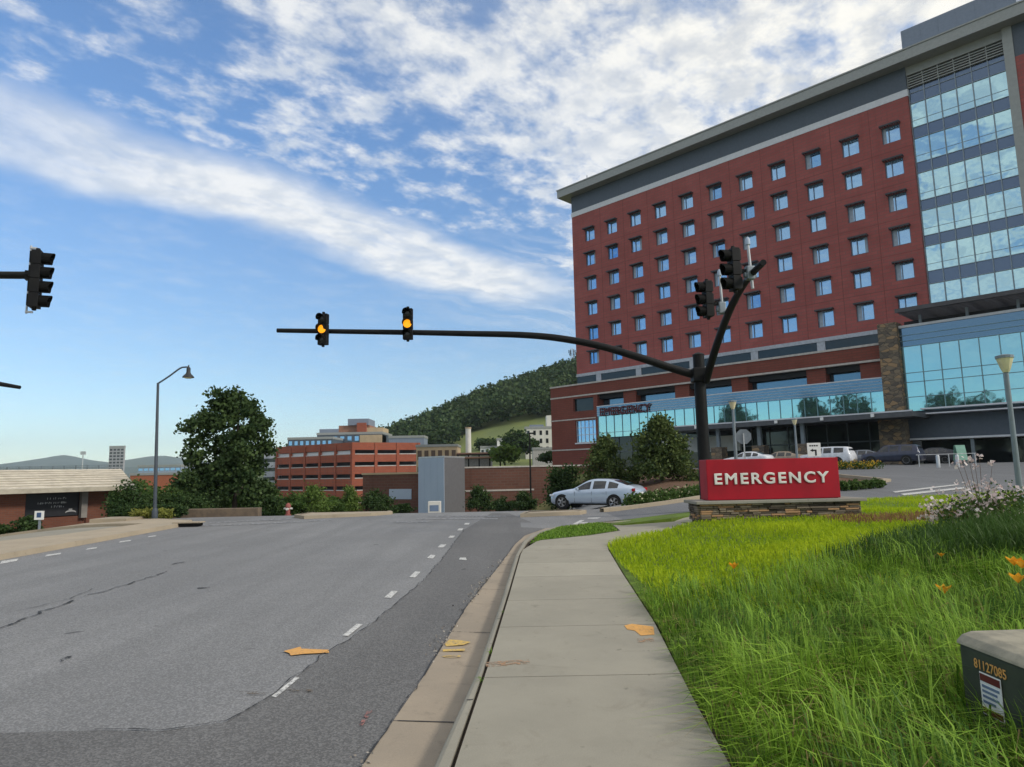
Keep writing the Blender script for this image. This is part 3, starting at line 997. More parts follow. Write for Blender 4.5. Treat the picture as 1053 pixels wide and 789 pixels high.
# storm drain mouth in the far kerb
drain = thing('storm_drain', 'dark storm drain mouth in the far kerb left of the big tree', 'drain', on(192, 542, 0.0))
MB().ab(-0.40, 0.40, -0.06, 0.30, 0.02, 0.11).build('inlet', BLACK_DULL, drain)
MB().ab(-0.46, 0.46, -0.07, 0.35, 0.125, 0.16).build('hood', CONC_L, drain)


# ================================================================== HILL, WOOD, MOUNTAINS
def crest(x):
    """height of the wooded hill's ridge"""
    P = [(-260, 0), (-190, 2), (-130, 8), (-95, 14), (-70, 23), (-45, 34), (-25, 42), (-8, 49), (10, 55), (28, 61), (48, 68), (90, 74), (160, 78), (300, 70), (500, 40)]
    for a, b in zip(P, P[1:]):
        if a[0] <= x <= b[0]:
            return a[1] + (b[1] - a[1]) * (x - a[0]) / (b[0] - a[0])
    return 0.0


def hillz(x, y):
    t = sstep(190, 480, y)
    base = -6 + 7.5 * sstep(-60, -10, x)
    c = crest(x)
    z = base + (c - base) * (t ** 1.15)
    if y > 480:
        z = c - (c + 6) * sstep(480, 800, y)
    return z + 1.2 * math.sin(x * 0.07) * t * math.cos(y * 0.05)


hx, hy = np.arange(-260, 501, 10), np.arange(195, 801, 10)
hv = [(x, y, hillz(x, y)) for y in hy for x in hx]
hn = len(hx)
hf = [(j * hn + i, j * hn + i + 1, (j + 1) * hn + i + 1, (j + 1) * hn + i) for j in range(len(hy) - 1) for i in range(hn - 1)]
hm = bpy.data.meshes.new('hill'); hm.from_pydata(hv, [], hf)
for p in hm.polygons: p.use_smooth = True
tag(link('hill', hm, HILLGRASS), kind='structure')


def leaf_cloud(P, size, nrm_up=0.3, aspect=1.0):
    """quads at points P (n,3) with random tilt; size scalar or array"""
    n = len(P)
    a = rng.normal(size=(n, 3)); a[:, 2] *= (1 - nrm_up); a /= np.linalg.norm(a, axis=1)[:, None] + 1e-9
    r = rng.normal(size=(n, 3)); b = np.cross(a, r); b /= np.linalg.norm(b, axis=1)[:, None] + 1e-9
    s = (np.ones(n) * size * rng.uniform(0.6, 1.3, n))[:, None] * 0.5
    a, b = a * s * aspect, b * s
    V = np.stack([P - a - b * 0.55, P + a * 0.2 - b, P + a + b * 0.5, P - a * 0.3 + b], 1).reshape(-1, 3)
    Q = np.arange(4 * n).reshape(n, 4)
    return V, Q


def forest():
    P, T, S = [], [], []
    r = np.random.default_rng(3)
    pts = []
    for k in range(5200):
        x, y = r.uniform(-118, 190), r.uniform(300, 505)
        # the open meadow on the lower slope stays bare
        if -26 < x < 80 and y < 334 + (x + 20) * 0.06: continue
        if x > 90 and y < 430: continue
        if y < 330 and x < -60 and r.random() < 0.5: continue
        if any((x - q[0]) ** 2 + (y - q[1]) ** 2 < 16 for q in pts[-260:]): continue
        pts.append((x, y))
    for (x, y) in pts:
        h = r.uniform(7, 16); w = h * r.uniform(0.26, 0.38)
        z0 = hillz(x, y)
        tn = r.uniform(-0.38, 0.38)
        m = 84 if y > 440 else 56
        d = r.normal(size=(m, 3)); d /= np.linalg.norm(d, axis=1)[:, None]
        d *= r.uniform(0.55, 1.0, m)[:, None]
        q = np.array([x, y, z0 + h * 0.60]) + d * np.array([w, w, h * 0.42]) + r.normal(size=(m, 3)) * 0.5
        P.append(q); T.append(np.clip(0.5 + tn + r.normal(size=m) * 0.22, 0, 1)); S.append(np.full(m, 1.6))
    P = np.concatenate(P); T = np.concatenate(T); S = np.concatenate(S)
    V, Q = leaf_cloud(P, S, 0.25)
    return np_mesh('forest', V, Q, T)


tag(link('forest', forest(), L_FOREST), 'dense dark green wood covering the hill behind the hospital', 'forest', kind='stuff')


# distant mountains: ridges with real depth
def ridge(name, sil, Y, back, m):
    """sil: (px, py) silhouette at distance Y; falls away before and behind"""
    xs = np.linspace(sil[0][0], sil[-1][0], 140)
    r = np.random.default_rng(int(Y))
    jit = np.cumsum(r.normal(size=140)); jit = jit - np.linspace(jit[0], jit[-1], 140)
    V, Fc = [], []
    rows = [(-back, 0.0), (-back * 0.6, 0.4), (-back * 0.3, 0.75), (0, 1.0), (back * 0.4, 0.6), (back, 0.0)]
    for dy, k in rows:
        for i, x in enumerate(xs):
            y = np.interp(x, [s[0] for s in sil], [s[1] for s in sil])
            p = at(x, y + jit[i] * 0.12, Y)
            ly = dy + (back * 0.12 * math.sin(i * 0.5 + dy) if k not in (0, 1) else 0)
            z = -8 + (p.z + 8) * k * (1 + (0.05 * math.sin(i * 0.9 + dy) if k < 1 else 0))
            V.append((p.x, Y + ly, z))
    n = 140
    for j in range(len(rows) - 1):
        for i in range(n - 1):
            Fc.append((j * n + i, j * n + i + 1, (j + 1) * n + i + 1, (j + 1) * n + i))
    me = bpy.data.meshes.new(name); me.from_pydata(V, [], Fc)
    for p in me.polygons: p.use_smooth = True
    tag(link(name, me, m), kind='structure')


ridge('mountains', [(-260, 486), (-120, 484), (-30, 480), (10, 478), (35, 474), (55, 470.5), (66, 469), (76, 470.5), (92, 474), (112, 476.5), (135, 474), (152, 470.5), (168, 469.5), (185, 472), (215, 476), (260, 480), (330, 484), (420, 486)], 5200, 900, MOUNTAIN)
ridge('mountains', [(-260, 484), (0, 481), (60, 479), (120, 480), (200, 478), (300, 483), (380, 486)], 3400, 500, MOUNTAIN)

# ================================================================== HOSPITAL
UD = Vector((0.7092, -0.7050, 0)).normalized()
d_ = ray(-165, 499); UD = Vector((-d_.x, -d_.y, 0)).normalized()
RZ = math.atan2(UD.y, UD.x)
HO = at(588, 224, 112.0)
hosp = thing('hospital', 'tall red brick hospital with small square windows and a glass corner tower', 'hospital', (HO.x, HO.y, LOT), RZ)


class HB(MB):
    """boxes in facade words: u along, w outwards, z above sea"""
    def b(s, u0, u1, w0, w1, z0, z1, tone=0.5):
        return s.ab(u0, u1, -w1, -w0, z0 - LOT, z1 - LOT, tone)


def holed_wall(u0, u1, z0, z1, w, holes, depth):
    """front face at w with real recesses"""
    mb = HB()
    us = sorted({u0, u1} | {h[0] for h in holes} | {h[1] for h in holes})
    zs = sorted({z0, z1} | {h[2] for h in holes} | {h[3] for h in holes})
    inside = lambda u, z: any(h[0] < u < h[1] and h[2] < z < h[3] for h in holes)
    L = LOT
    for a, b in zip(us, us[1:]):
        for c, d in zip(zs, zs[1:]):
            if not inside((a + b) / 2, (c + d) / 2):
                mb.poly([(a, -w, c - L), (b, -w, c - L), (b, -w, d - L), (a, -w, d - L)])
    for a, b, c, d in holes:
        y0, y1 = -w, -w + depth
        mb.poly([(a, y0, c - L), (b, y0, c - L), (b, y1, c - L), (a, y1, c - L)])
        mb.poly([(a, y0, d - L), (a, y1, d - L), (b, y1, d - L), (b, y0, d - L)])
        mb.poly([(a, y0, c - L), (a, y1, c - L), (a, y1, d - L), (a, y0, d - L)])
        mb.poly([(b, y0, c - L), (b, y0, d - L), (b, y1, d - L), (b, y1, c - L)])
    return mb


COLS = [3.78 + 4.63 * i for i in range(11)]
ROWS = [41.0, 36.72, 32.45, 28.2, 24.0, 19.9]
WW, WH = 2.0, 2.1
holes = [(c - WW / 2, c + WW / 2, r - WH / 2, r + WH / 2) for c in COLS for r in ROWS]
wl = holed_wall(0, 52.2, 17.5, 45.0, 0.0, holes, 0.30)
wl.b(0, 52.2, -26, -0.32, 17.1, 45.0)
for (a, b_) in ((0, 0.001), (52.199, 52.2)):
    pass
L_ = LOT
wl.poly([(0, 0, 17.5 - L_), (0, 0, 45 - L_), (0, 0.32, 45 - L_), (0, 0.32, 17.5 - L_)])
wl.poly([(52.2, 0, 17.5 - L_), (52.2, 0.32, 17.5 - L_), (52.2, 0.32, 45 - L_), (52.2, 0, 45 - L_)])
wl.build('wall', BRICK_H, hosp)
# control joints in the brick skin
cj = HB()
for i in range(10):
    u = (COLS[i] + COLS[i + 1]) / 2
    cj.b(u - 0.03, u + 0.03, -0.01, 0.012, 17.52, 44.98)
for r in ROWS[1:]:
    cj.b(0.02, 52.18, -0.01, 0.010, r + 2.1, r + 2.15)
cj.build('control_joint', mat('dark_joint', (0.20, 0.062, 0.055), 0.9), hosp)

# one window, then its copies
wf = MB()
for x in (-WW / 2 + 0.05, WW / 2 - 0.05, -0.28):
    wf.ab(x - 0.045, x + 0.045, -0.05, 0.05, -WH / 2 + 0.003, WH / 2 - 0.003)
for z in (-WH / 2 + 0.05, WH / 2 - 0.05):
    wf.ab(-WW / 2 + 0.005, WW / 2 - 0.005, -0.044, 0.044, z - 0.045, z + 0.045)
FRAME_M = mat('window_frame_grey', (0.17, 0.21, 0.28), 0.5, 0.3)
win0 = wf.build('window', FRAME_M, hosp)
MB().ab(-WW / 2 + 0.02, WW / 2 - 0.02, 0.055, 0.07, -WH / 2 + 0.02, WH / 2 - 0.02).build('pane', GLASS_W, win0)
sh = MB()
sh.ab(-WW / 2 - 0.10, WW / 2 + 0.10, -0.92, -0.82, WH / 2 - 0.05, WH / 2 + 0.12)
for k in range(9):
    x = -WW / 2 - 0.06 + k * (WW + 0.12) / 8
    sh.ab(x - 0.05, x + 0.05, -0.83, -0.235, WH / 2 - 0.04, WH / 2 + 0.11)
for k in range(3):
    sh.ab(-WW / 2 - 0.1, WW / 2 + 0.1, -0.72 + k * 0.17, -0.65 + k * 0.17, WH / 2 + 0.115, WH / 2 + 0.135)
sh.build('sunshade', mat('sunshade_dark', (0.05, 0.052, 0.06), 0.5), win0)
first = True
for r in ROWS:
    for c in COLS:
        o = win0 if first else copy_tree(win0, hosp)
        first = False
        o.location = (c, 0.22, r - LOT)
        wr2 = random.Random(int(c * 31 + r * 17))
        k = wr2.random()
        for ch in o.children:
            if ch.name.startswith('pane') and k > 0.4:
                ch.material_slots[0].link = 'OBJECT'
                ch.material_slots[0].material = GLASS_W2 if k < 0.7 else GLASS_W3
        if wr2.random() < 0.75:
            w_ = wr2.choice((0.34, 0.5, 0.42)); x0 = -WW / 2 + 0.08 if wr2.random() < 0.8 else WW / 2 - 0.08 - w_
            MB().ab(x0, x0 + w_, 0.046, 0.052, -WH / 2 + 0.1, WH / 2 - 0.1).build('curtain', CURTAIN, o)
# upper storey, white band, roof
HB().b(-0.06, 52.26, -26, 0.06, 45.0, 45.85).build('white_band', TRIM_W, hosp)
uw = HB().b(0, 52.2, -25.9, 0.0, 45.85, 48.66)
for k in range(17):
    uw.b(3.0 * k + 1.0, 3.0 * k + 1.06, -0.1, 0.02, 45.86, 48.65)
uw.build('upper_wall', METAL_B, hosp)
rf = HB().b(-1.85, 80, -27, 1.6, 48.66, 50.0)
rf.b(-1.95, 80.0, -27.1, 1.70, 49.93, 50.10)
rf.build('roof', METAL_F, hosp)
ph = HB().b(51.7, 63.1, -16, -2.0, 50.1, 54.5)
for k in range(7):
    ph.b(51.9 + k * 1.85, 51.95 + k * 1.85, -2.1, -1.98, 50.1, 54.4)
ph.build('penthouse', METAL_P, hosp)
HB().b(2.9, 3.1, -1.0, -0.8, 50.1, 52.0).b(2.3, 3.7, -0.93, -0.87, 51.2, 51.3).build('roof_aerial', GALV, hosp)

# glass corner tower: bands of vision and spandrel glass behind a mullion grid
SP = [(44.1, 45.4), (39.7, 41.1), (35.4, 36.7), (30.8, 32.05), (26.5, 27.75), (22.0, 23.5)]
edges = [45.9] + [z for s in SP for z in (s[1], s[0])] + [17.3]
zb = 17.3
for lo, hi in sorted(SP):
    HB().b(52.2, 61.7, -1.2, -0.6, zb, lo).build('vision_glass', GLASS_T, hosp)
    HB().b(52.2, 61.7, -1.2, -0.58, lo, hi).build('spandrel', GLASS_S, hosp)
    zb = hi
HB().b(52.2, 61.7, -1.2, -0.6, 45.4, 46.0).build('spandrel', GLASS_S, hosp)
mu = HB()
for k in range(7):
    u = 52.26 + k * 1.57
    mu.b(u - 0.05, u + 0.05, -0.62, -0.44, 17.3, 45.98)
for lo, hi in SP:
    for z, q in ((lo, .035), (hi, .035), (hi + 0.85, .018)):
        mu.b(52.2, 61.7, -0.62, -0.50 if q > .03 else -0.56, z - q, z + q)
mu.build('mullion_grid', mat('mullion_grey', (0.24, 0.29, 0.33), 0.45, 0.3), hosp)
lv = HB()
for k in range(5):
    z = 46.05 + k * 0.31
    lv.b(52.3, 61.7, -0.8, -0.3, z, z + 0.12)
for k in range(7):
    u = 52.26 + k * 1.57
    lv.b(u - 0.05, u + 0.05, -0.86, -0.34, 46.0, 47.6)
lv.build('louvre_panel', METAL_F, hosp)
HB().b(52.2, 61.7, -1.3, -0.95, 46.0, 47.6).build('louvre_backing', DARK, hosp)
HB().b(52.2, 61.75, -1.2, -0.2, 47.6, 48.66).b(61.7, 62.6, -1.2, 0.15, 17.3, 48.65).build('tower_frame', METAL_F, hosp)
rw = HB().b(62.6, 80, -26, -0.02, 17.1, 45.0)
rw.build('side_wall', BRICK_H, hosp)
HB().b(62.6, 80, -25.9, -0.05, 45.0, 48.66).build('upper_wall', METAL_B, hosp)
for c in (65.5, 70.1, 74.7):
    for r in ROWS:
        o = copy_tree(win0, hosp); o.location = (c, -0.05, r - LOT)
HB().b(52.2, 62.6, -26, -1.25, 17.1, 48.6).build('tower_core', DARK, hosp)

# clerestory strip at the foot of the brick block
HB().b(0.02, 50, -2.0, -0.05, 14.4, 17.02).build('clerestory_glass', GLASS_K, hosp)
ws = HB().b(-0.05, 50, -2, 0.10, 17.02, 17.5)
for u in (4.6, 12.4, 21.8, 31.2, 40.0, 48.6):
    ws.b(u - 0.5, u + 0.5, -0.2, 0.06, 14.4, 17.02)
ws.build('clerestory_trim', mat('bluish_trim', (0.40, 0.43, 0.48), 0.6), hosp)

# podium
pod_holes = [(4.0, 8.0, 10.6, 12.6), (4.3, 8.3, 5.7, 9.15)]
pw = holed_wall(-0.7, 8.75, LOT - 0.3, 12.9, 6.0, pod_holes, 0.5)
pw.b(-0.7, 8.75, -8, 5.45, LOT - 0.3, 12.9)
pw.poly([(-0.7, -6, -0.3), (-0.7, -6, 12.9 - L_), (-0.7, -5.4, 12.9 - L_), (-0.7, -5.4, -0.3)])
pw.poly([(8.75, -6, -0.3), (8.75, -5.4, -0.3), (8.75, -5.4, 12.9 - L_), (8.75, -6, 12.9 - L_)])
pw.build('podium_wall', BRICK_D, hosp)
HB().b(-0.7, 48.6, -8, 6.0, 13.12, 14.68).build('parapet', BRICK_D, hosp)
HB().b(-0.78, 48.65, -8, 6.10, 14.68, 14.92).b(-0.76, 48.65, 5.0, 6.06, 12.9, 13.12).b(-0.76, 8.4, 5.9, 6.05, 9.3, 9.48).b(-0.76, 8.4, 5.9, 6.05, 4.6, 4.78).build('coping', mat('limestone_trim', (0.50, 0.46, 0.42), 0.8), hosp)
HB().b(4.3, 8.3, 5.52, 5.62, 5.7, 9.15).build('podium_window', GLASS_W, hosp)
fm = HB()
for k in range(6):
    fm.b(4.3 + k * 0.79, 4.36 + k * 0.79, 5.6, 5.7, 5.7, 9.15)
for z in (5.75, 6.9, 8.0, 9.1):
    fm.b(4.3, 8.3, 5.6, 5.68, z - 0.04, z + 0.04)
fm.b(4.2, 8.4, 5.9, 6.12, 5.5, 5.7)
fm.build('window_frame', TRIM_W, hosp)
HB().b(4.0, 8.0, 5.50, 5.56, 10.6, 12.6).build('dark_recess', GLASS_K, hosp)
# upper strip behind the pilasters
HB().b(8.75, 48.6, 3.0, 4.4, 9.4, 12.2).build('strip_window', GLASS_PD, hosp)
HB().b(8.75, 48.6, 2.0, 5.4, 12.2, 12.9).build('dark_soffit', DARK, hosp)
for u in (14.5, 23.2, 31.6, 41.2, 47.2):
    HB().b(u - 1.1, u + 1.1, 4.4, 5.7, 9.4, 12.9).build('pilaster', BRICK_D, hosp)
aw = HB().b(8.75, 48.6, 5.9, 6.15, 9.5, 10.95)
aw.build('glass_awning', GLASS_PD, hosp)
al = HB().b(8.75, 48.6, 5.85, 6.22, 10.95, 11.08)
for k in range(4):
    al.b(8.75, 48.6, 6.15, 6.20, 9.62 + k * 0.33, 9.66 + k * 0.33)
al.build('awning_rail', TRIM_W, hosp)
HB().b(8.75, 48.6, 5.4, 6.0, 6.3, 9.5).build('curtain_glass', GLASS_P, hosp)
cg = HB()
for k in range(28):
    u = 8.85 + k * 1.47
    cg.b(u - 0.03, u + 0.03, 5.98, 6.09, 6.3, 9.5)
for z in (7.0,):
    cg.b(8.75, 48.6, 5.98, 6.06, z - 0.03, z + 0.03)
cg.build('curtain_mullions', mat('mullion_teal', (0.20, 0.30, 0.33), 0.4, 0.4), hosp)
HB().b(8.75, 48.6, 4.6, 5.0, LOT - 0.3, 6.3).build('shopfront', GLASS_K, hosp)
sf = HB()
for k in range(18):
    u = 9.5 + k * 2.3
    sf.b(u - 0.05, u + 0.05, 5.0, 5.1, LOT, 6.3)
sf.b(8.75, 48.6, 5.0, 5.12, 4.05, 4.2)
sf.build('shopfront_frame', mat('shopfront_frame_dark', (0.11, 0.13, 0.14), 0.5), hosp)
HB().b(19.5, 31.0, 5.1, 5.4, 3.6, 5.6).build('white_panel', PALE, hosp)
# lettering over the doors
t1 = fit_mesh(text_mesh('EMERGENCY', 1.2, 0.04, 0.03), 9.0, 1.25)
lt = link('lettering', t1, mat('dark_red_letters', (0.085, 0.012, 0.018), 0.5), hosp, (14.0, -6.42, 10.1 - LOT))
lt.rotation_euler = (math.pi / 2, 0, 0)

# entrance canopy on stone-footed posts
can = HB().b(22.5, 52.6, 6.1, 12.6, 6.22, 6.72)
can.b(22.4, 52.7, 12.45, 12.75, 6.15, 6.80)
can.build('entrance_canopy', mat('canopy_dark', (0.09, 0.095, 0.105), 0.5), hosp)
HB().b(22.4, 52.7, 12.75, 12.80, 6.66, 6.80).build('canopy_rail', TRIM_W, hosp)
for k, u in enumerate((24.5, 31.2, 36.4, 41.4)):
    p = HB().b(u - 0.7, u + 0.7, 10.6, 12.0, LOT - 0.2, 3.95).build('canopy_post', STONE, hosp)
    HB().b(u - 0.2, u + 0.2, 11.1, 11.5, 3.95, 6.22).build('post_shaft', GREYPOLE, p)
for k in range(6):
    HB().b(24 + k * 5.0, 24.3 + k * 5.0, 12.82, 13.0, 6.3, 6.62).build('canopy_light', WHITE_PAINT, hosp)
# stone pier
HB().b(48.62, 50.5, 5.0, 7.0, LOT - 0.2, 16.8).b(48.2, 50.7, 6.9, 8.2, LOT - 0.2, 6.2).build('stone_pier', STONE, hosp)
# right glass hall
HB().b(50.5, 80, 4.0, 6.0, 7.1, 14.1).build('hall_glass', GLASS_P, hosp)
HB().b(50.5, 80, 4.0, 6.05, 14.1, 16.15).build('hall_spandrel', GLASS_PD, hosp)
hmn = HB()
for k in range(18):
    u = 50.7 + k * 1.72
    hmn.b(u - 0.035, u + 0.035, 6.0, 6.12, 7.1, 14.1)
for z in (8.6, 10.2, 11.2):
    hmn.b(50.5, 80, 6.0, 6.10, z - 0.03, z + 0.03)
for z in (14.1, 14.7, 15.3):
    hmn.b(50.5, 80, 6.04, 6.12, z - 0.03, z + 0.03)
hmn.build('hall_mullions', mat('mullion_teal', (0.2, 0.3, 0.33)), hosp)
HB().b(50.5, 80, 3.5, 6.2, 16.15, 16.42).b(52, 80, 6.0, 6.9, 7.15, 7.3).b(52, 80, 6.0, 7.6, 6.6, 6.72).build('hall_trim', TRIM_W, hosp)
HB().b(50.5, 80, 4.0, 5.8, 4.2, 7.1).build('dark_panel', METAL_B, hosp)
HB().b(50.5, 80, 1.5, 5.95, 4.0, 4.2).build('soffit_edge', TRIM_W, hosp)
HB().b(50.5, 80, 1.0, 1.5, LOT - 0.3, 4.0).build('shopfront', GLASS_K, hosp)
for u in (56.0, 61.5, 67, 73):
    HB().b(u - 0.15, u + 0.15, 5.2, 5.5, LOT - 0.2, 4.0).build('hall_post', GREYPOLE, hosp)
# louvred sun canopy between tower and hall
lc = HB()
for k in range(11):
    w0 = 0.4 + k * 0.72
    lc.b(51.0, 80, w0, w0 + 0.30, 17.50, 17.62)
for k in range(14):
    u = 51.2 + k * 2.15
    lc.b(u - 0.07, u + 0.07, 0.2, 8.4, 17.62, 17.85)
lc.b(50.9, 80, 8.35, 8.5, 17.45, 17.88)
lc.build('louvre_canopy', mat('louvre_dark', (0.075, 0.07, 0.075), 0.5), hosp)
for k in range(7):
    u = 52.4 + k * 4.3
    HB().b(u - 0.12, u + 0.12, 5.0, 5.3, 16.42, 17.5).build('canopy_strut', GREYPOLE, hosp)
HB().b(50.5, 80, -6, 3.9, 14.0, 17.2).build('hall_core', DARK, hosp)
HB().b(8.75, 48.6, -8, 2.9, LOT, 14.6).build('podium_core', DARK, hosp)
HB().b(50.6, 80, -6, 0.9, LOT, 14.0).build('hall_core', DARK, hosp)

# ================================================================== TREES AND SHRUBS
def foliage_mesh(name, blobs, n, leaf, shell=0.55, clump=14, clump_r=0.35, seed=1, flat=0.0):
    """blobs: (cx,cy,cz, rx,ry,rz); leaves gathered in clumps, denser near the outside"""
    global rng
    rng = np.random.default_rng(seed)
    vol = np.array([b[3] * b[4] * b[5] for b in blobs]) ** 0.75
    vol = vol / vol.sum()
    P, T = [], []
    for b, v in zip(blobs, vol):
        k = max(2, int(n * v / clump))
        d = rng.normal(size=(k, 3)); d /= np.linalg.norm(d, axis=1)[:, None]
        rr = shell + (1 - shell) * rng.random(k) ** 0.6
        rr *= 1 + 0.16 * rng.normal(size=k)
        c = np.array(b[:3]) + d * rr[:, None] * np.array(b[3:])
        ct = np.clip(0.5 + 0.24 * rng.normal(size=k), 0, 1)
        p = np.repeat(c, clump, 0) + rng.normal(size=(k * clump, 3)) * clump_r * np.array([1, 1, 0.6])
        P.append(p)
        T.append(np.clip(np.repeat(ct, clump) + 0.13 * rng.normal(size=k * clump), 0, 1))
    P, T = np.concatenate(P), np.concatenate(T)
    V, Q = leaf_cloud(P, leaf, flat)
    return np_mesh(name, V, Q, T)


def make_tree(name, label, loc, trunk_h, r0, blobs, n, leaf, lm, seed, cat='tree', group=None, clump_r=0.35, clump=14, shell=0.5, limbs=7):
    o = thing(name, label, cat, loc, group=group)
    r = random.Random(seed)
    tb = MB()
    top = max(b[2] + b[5] * 0.5 for b in blobs)
    pts = [(0, 0, -0.2), (r.uniform(-.03, .03), r.uniform(-.03, .03), trunk_h * 0.5), (r.uniform(-.08, .08), r.uniform(-.08, .08), trunk_h), (r.uniform(-.2, .2), r.uniform(-.2, .2), top)]
    tb.tube(pts, [r0 * 1.25, r0, r0 * 0.8, r0 * 0.15], 9)
    for k in range(limbs):
        b = blobs[k % len(blobs)]
        t = r.uniform(0.75, 1.6)
        z = min(trunk_h * t, top * 0.8)
        e = (b[0] + r.uniform(-.6, .6) * b[3], b[1] + r.uniform(-.6, .6) * b[4], b[2] + r.uniform(-.2, .6) * b[5])
        m_ = ((e[0]) * 0.45, e[1] * 0.45, z + (e[2] - z) * 0.6)
        tb.tube([(0, 0, z), m_, e], [r0 * 0.45, r0 * 0.3, r0 * 0.08], 6)
    tb.build('trunk', BARK, o, smooth=True)
    link('crown', foliage_mesh('crown', blobs, n, leaf, shell, clump, clump_r, seed), lm, o)
    return o


def envelope_blobs(n, seed, rad, z0, z1, size):
    """small uneven foliage masses filling an outline of radius rad(t) between heights z0 and z1"""
    r = random.Random(seed)
    B = [(0, 0, z1 - 0.45, 0.35, 0.35, 0.5), (0, 0, z1 - 1.1, 0.6, 0.6, 0.6)]
    for k in range(n):
        t = (k + 0.5) / n
        R = max(0.2, rad(t))
        a = k * 2.4 + r.uniform(-.5, .5)
        q = math.sqrt(r.uniform(0.12, 1.0)) * R * r.uniform(0.78, 1.0)
        sz = size * r.uniform(0.65, 1.25) * (1.15 - 0.45 * t)
        B.append((q * math.cos(a), q * math.sin(a), z0 + (z1 - z0 - 0.4) * t + r.uniform(-.15, .15), sz, sz, sz * 0.72))
    return B


# big maple-like tree left of centre
bt = on(246, 534, 0.0); Y = 34.0
bt = at(241, 530, Y); bt.z = hz(bt.x, bt.y)
H_ = at(235, 396, Y).z - bt.z
make_tree('broadleaf_tree', 'large dark green tree with a full rounded crown beyond the left kerb', bt, 1.35, 0.13,
          [(b_[0] - 0.42, *b_[1:]) for b_ in envelope_blobs(50, 11, lambda t: 2.2 * max(0.0, math.sin(math.pi * (0.20 + 0.73 * t))) ** 0.65, 0.95, H_ - 0.05, 0.56)],
          19000, 0.16, L_MAPLE, 11, clump_r=0.17, clump=12, shell=0.3, limbs=16)


def placed(px, py_base, Y):
    p = at(px, py_base, Y); p.z = hz(p.x, p.y); return p


# evergreens in the bed behind the car
make_tree('evergreen_tree', 'tallest bushy evergreen in the bed left of the signal pole', placed(682, 505, 42), 0.5, 0.11,
          envelope_blobs(30, 21, lambda t: 2.35 * (1 - t) ** 0.85 + 0.12, 0.15, at(682, 424, 42).z - hz(9.4, 42), 0.72),
          13000, 0.15, L_CEDAR, 21, clump_r=0.20, shell=0.3, group='evergreens behind the silver car')
make_tree('evergreen_tree', 'middle evergreen with a pointed top rising behind the silver car roof', placed(623, 505, 43.5), 0.4, 0.09,
          envelope_blobs(22, 22, lambda t: 1.9 * (1 - t) ** 0.85 + 0.12, 0.15, at(618, 446, 43.5).z - placed(623, 505, 43.5).z, 0.62),
          8500, 0.15, L_CEDAR, 22, clump_r=0.2, shell=0.3, group='evergreens behind the silver car')
make_tree('evergreen_tree', 'small dark evergreen standing in front of the brick retaining wall by the car bonnet', placed(577, 520, 46), 0.3, 0.07,
          [(0, 0, 0.9, 1.1, 1.0, 0.8), (0.3, 0, 1.7, 0.9, 0.8, 0.8), (-0.2, 0, 2.3, 0.5, 0.5, 0.6), (0.6, 0, 2.5, 0.5, 0.5, 0.5)],
          4500, 0.16, L_DARK, 23, clump_r=0.2, shell=0.4, group='evergreens behind the silver car')


def shrub(name, label, px, py, Y, w, h, lm, n, leaf, seed, group=None, z=None, cat='shrub', clump_r=None, blobs=None):
    p = placed(px, py, Y)
    if z is not None: p.z = z
    o = thing(name, label, cat, p, group=group)
    r = random.Random(seed)
    if blobs is None and h > 0.95:
        blobs = envelope_blobs(16, seed, lambda t: w * 0.44 * (1 - t ** 2.2) ** 0.5 + 0.1, h * 0.18, h, w * 0.17)
    if blobs is None:
        blobs = [(0, 0, h * 0.42, w * 0.42, w * 0.38, h * 0.42)] + [(r.uniform(-.28, .28) * w, r.uniform(-.2, .2) * w, h * r.uniform(0.4, 0.7), w * 0.26, w * 0.25, h * 0.3) for _ in range(4)]
    st = MB()
    for k in range(5):
        a = r.uniform(0, 6.28)
        st.tube([(0, 0, -0.05), (math.cos(a) * w * 0.12, math.sin(a) * w * 0.12, h * 0.35), (math.cos(a) * w * 0.3, math.sin(a) * w * 0.3, h * 0.75)], [0.03 * h ** 0.5, 0.02 * h ** 0.5, 0.006], 5)
    st.build('stem', BARK, o)
    link('foliage', foliage_mesh('foliage', blobs, n, leaf, 0.35, 10, clump_r or min(w, h) * 0.09, seed), lm, o)
    return o


# beyond the crest: shrubs and young trees below the parking garage
SH = [(300, 506, 42, 2.0, L_MID, 'rounded mid green shrub beneath the right side of the big tree'),
      (322, 497, 43, 2.3, L_LIGHT, 'light green young tree in front of the garage with an upright top'),
      (343, 509, 45, 2.0, L_MID, 'mid green shrub right of the light green young tree'),
      (360, 501, 47, 1.5, L_LIGHT, 'pale green upright shrub in front of the garage corner'),
      (386, 503, 48, 3.4, L_DARK, 'wide dark shrub below the brick building with the grey panel'),
      (414, 517, 50, 1.8, L_DARK, 'small dark shrub left of the blue grey tower'),
      (492, 499, 50, 2.4, L_DARK, 'tall dark shrub against the brick retaining wall right of the grey tower'),
      (518, 511, 52, 2.2, L_DARK, 'low dark shrub midway along the brick retaining wall'),
      (540, 505, 50, 2.2, L_DARK, 'dark shrub by the lamp pole at the brick retaining wall'),
      (275, 508, 40, 2.0, L_DARK, 'dark shrub close behind the trunk of the big tree')]
for i, (px, pyt, Y, w, lm, lab) in enumerate(SH):
    p = at(px, pyt, Y)
    shrub('shrub', lab, px, 527, Y, w, p.z - hz(p.x, p.y), lm, 3600, 0.12, 40 + i, group='shrubs beyond the road crest')

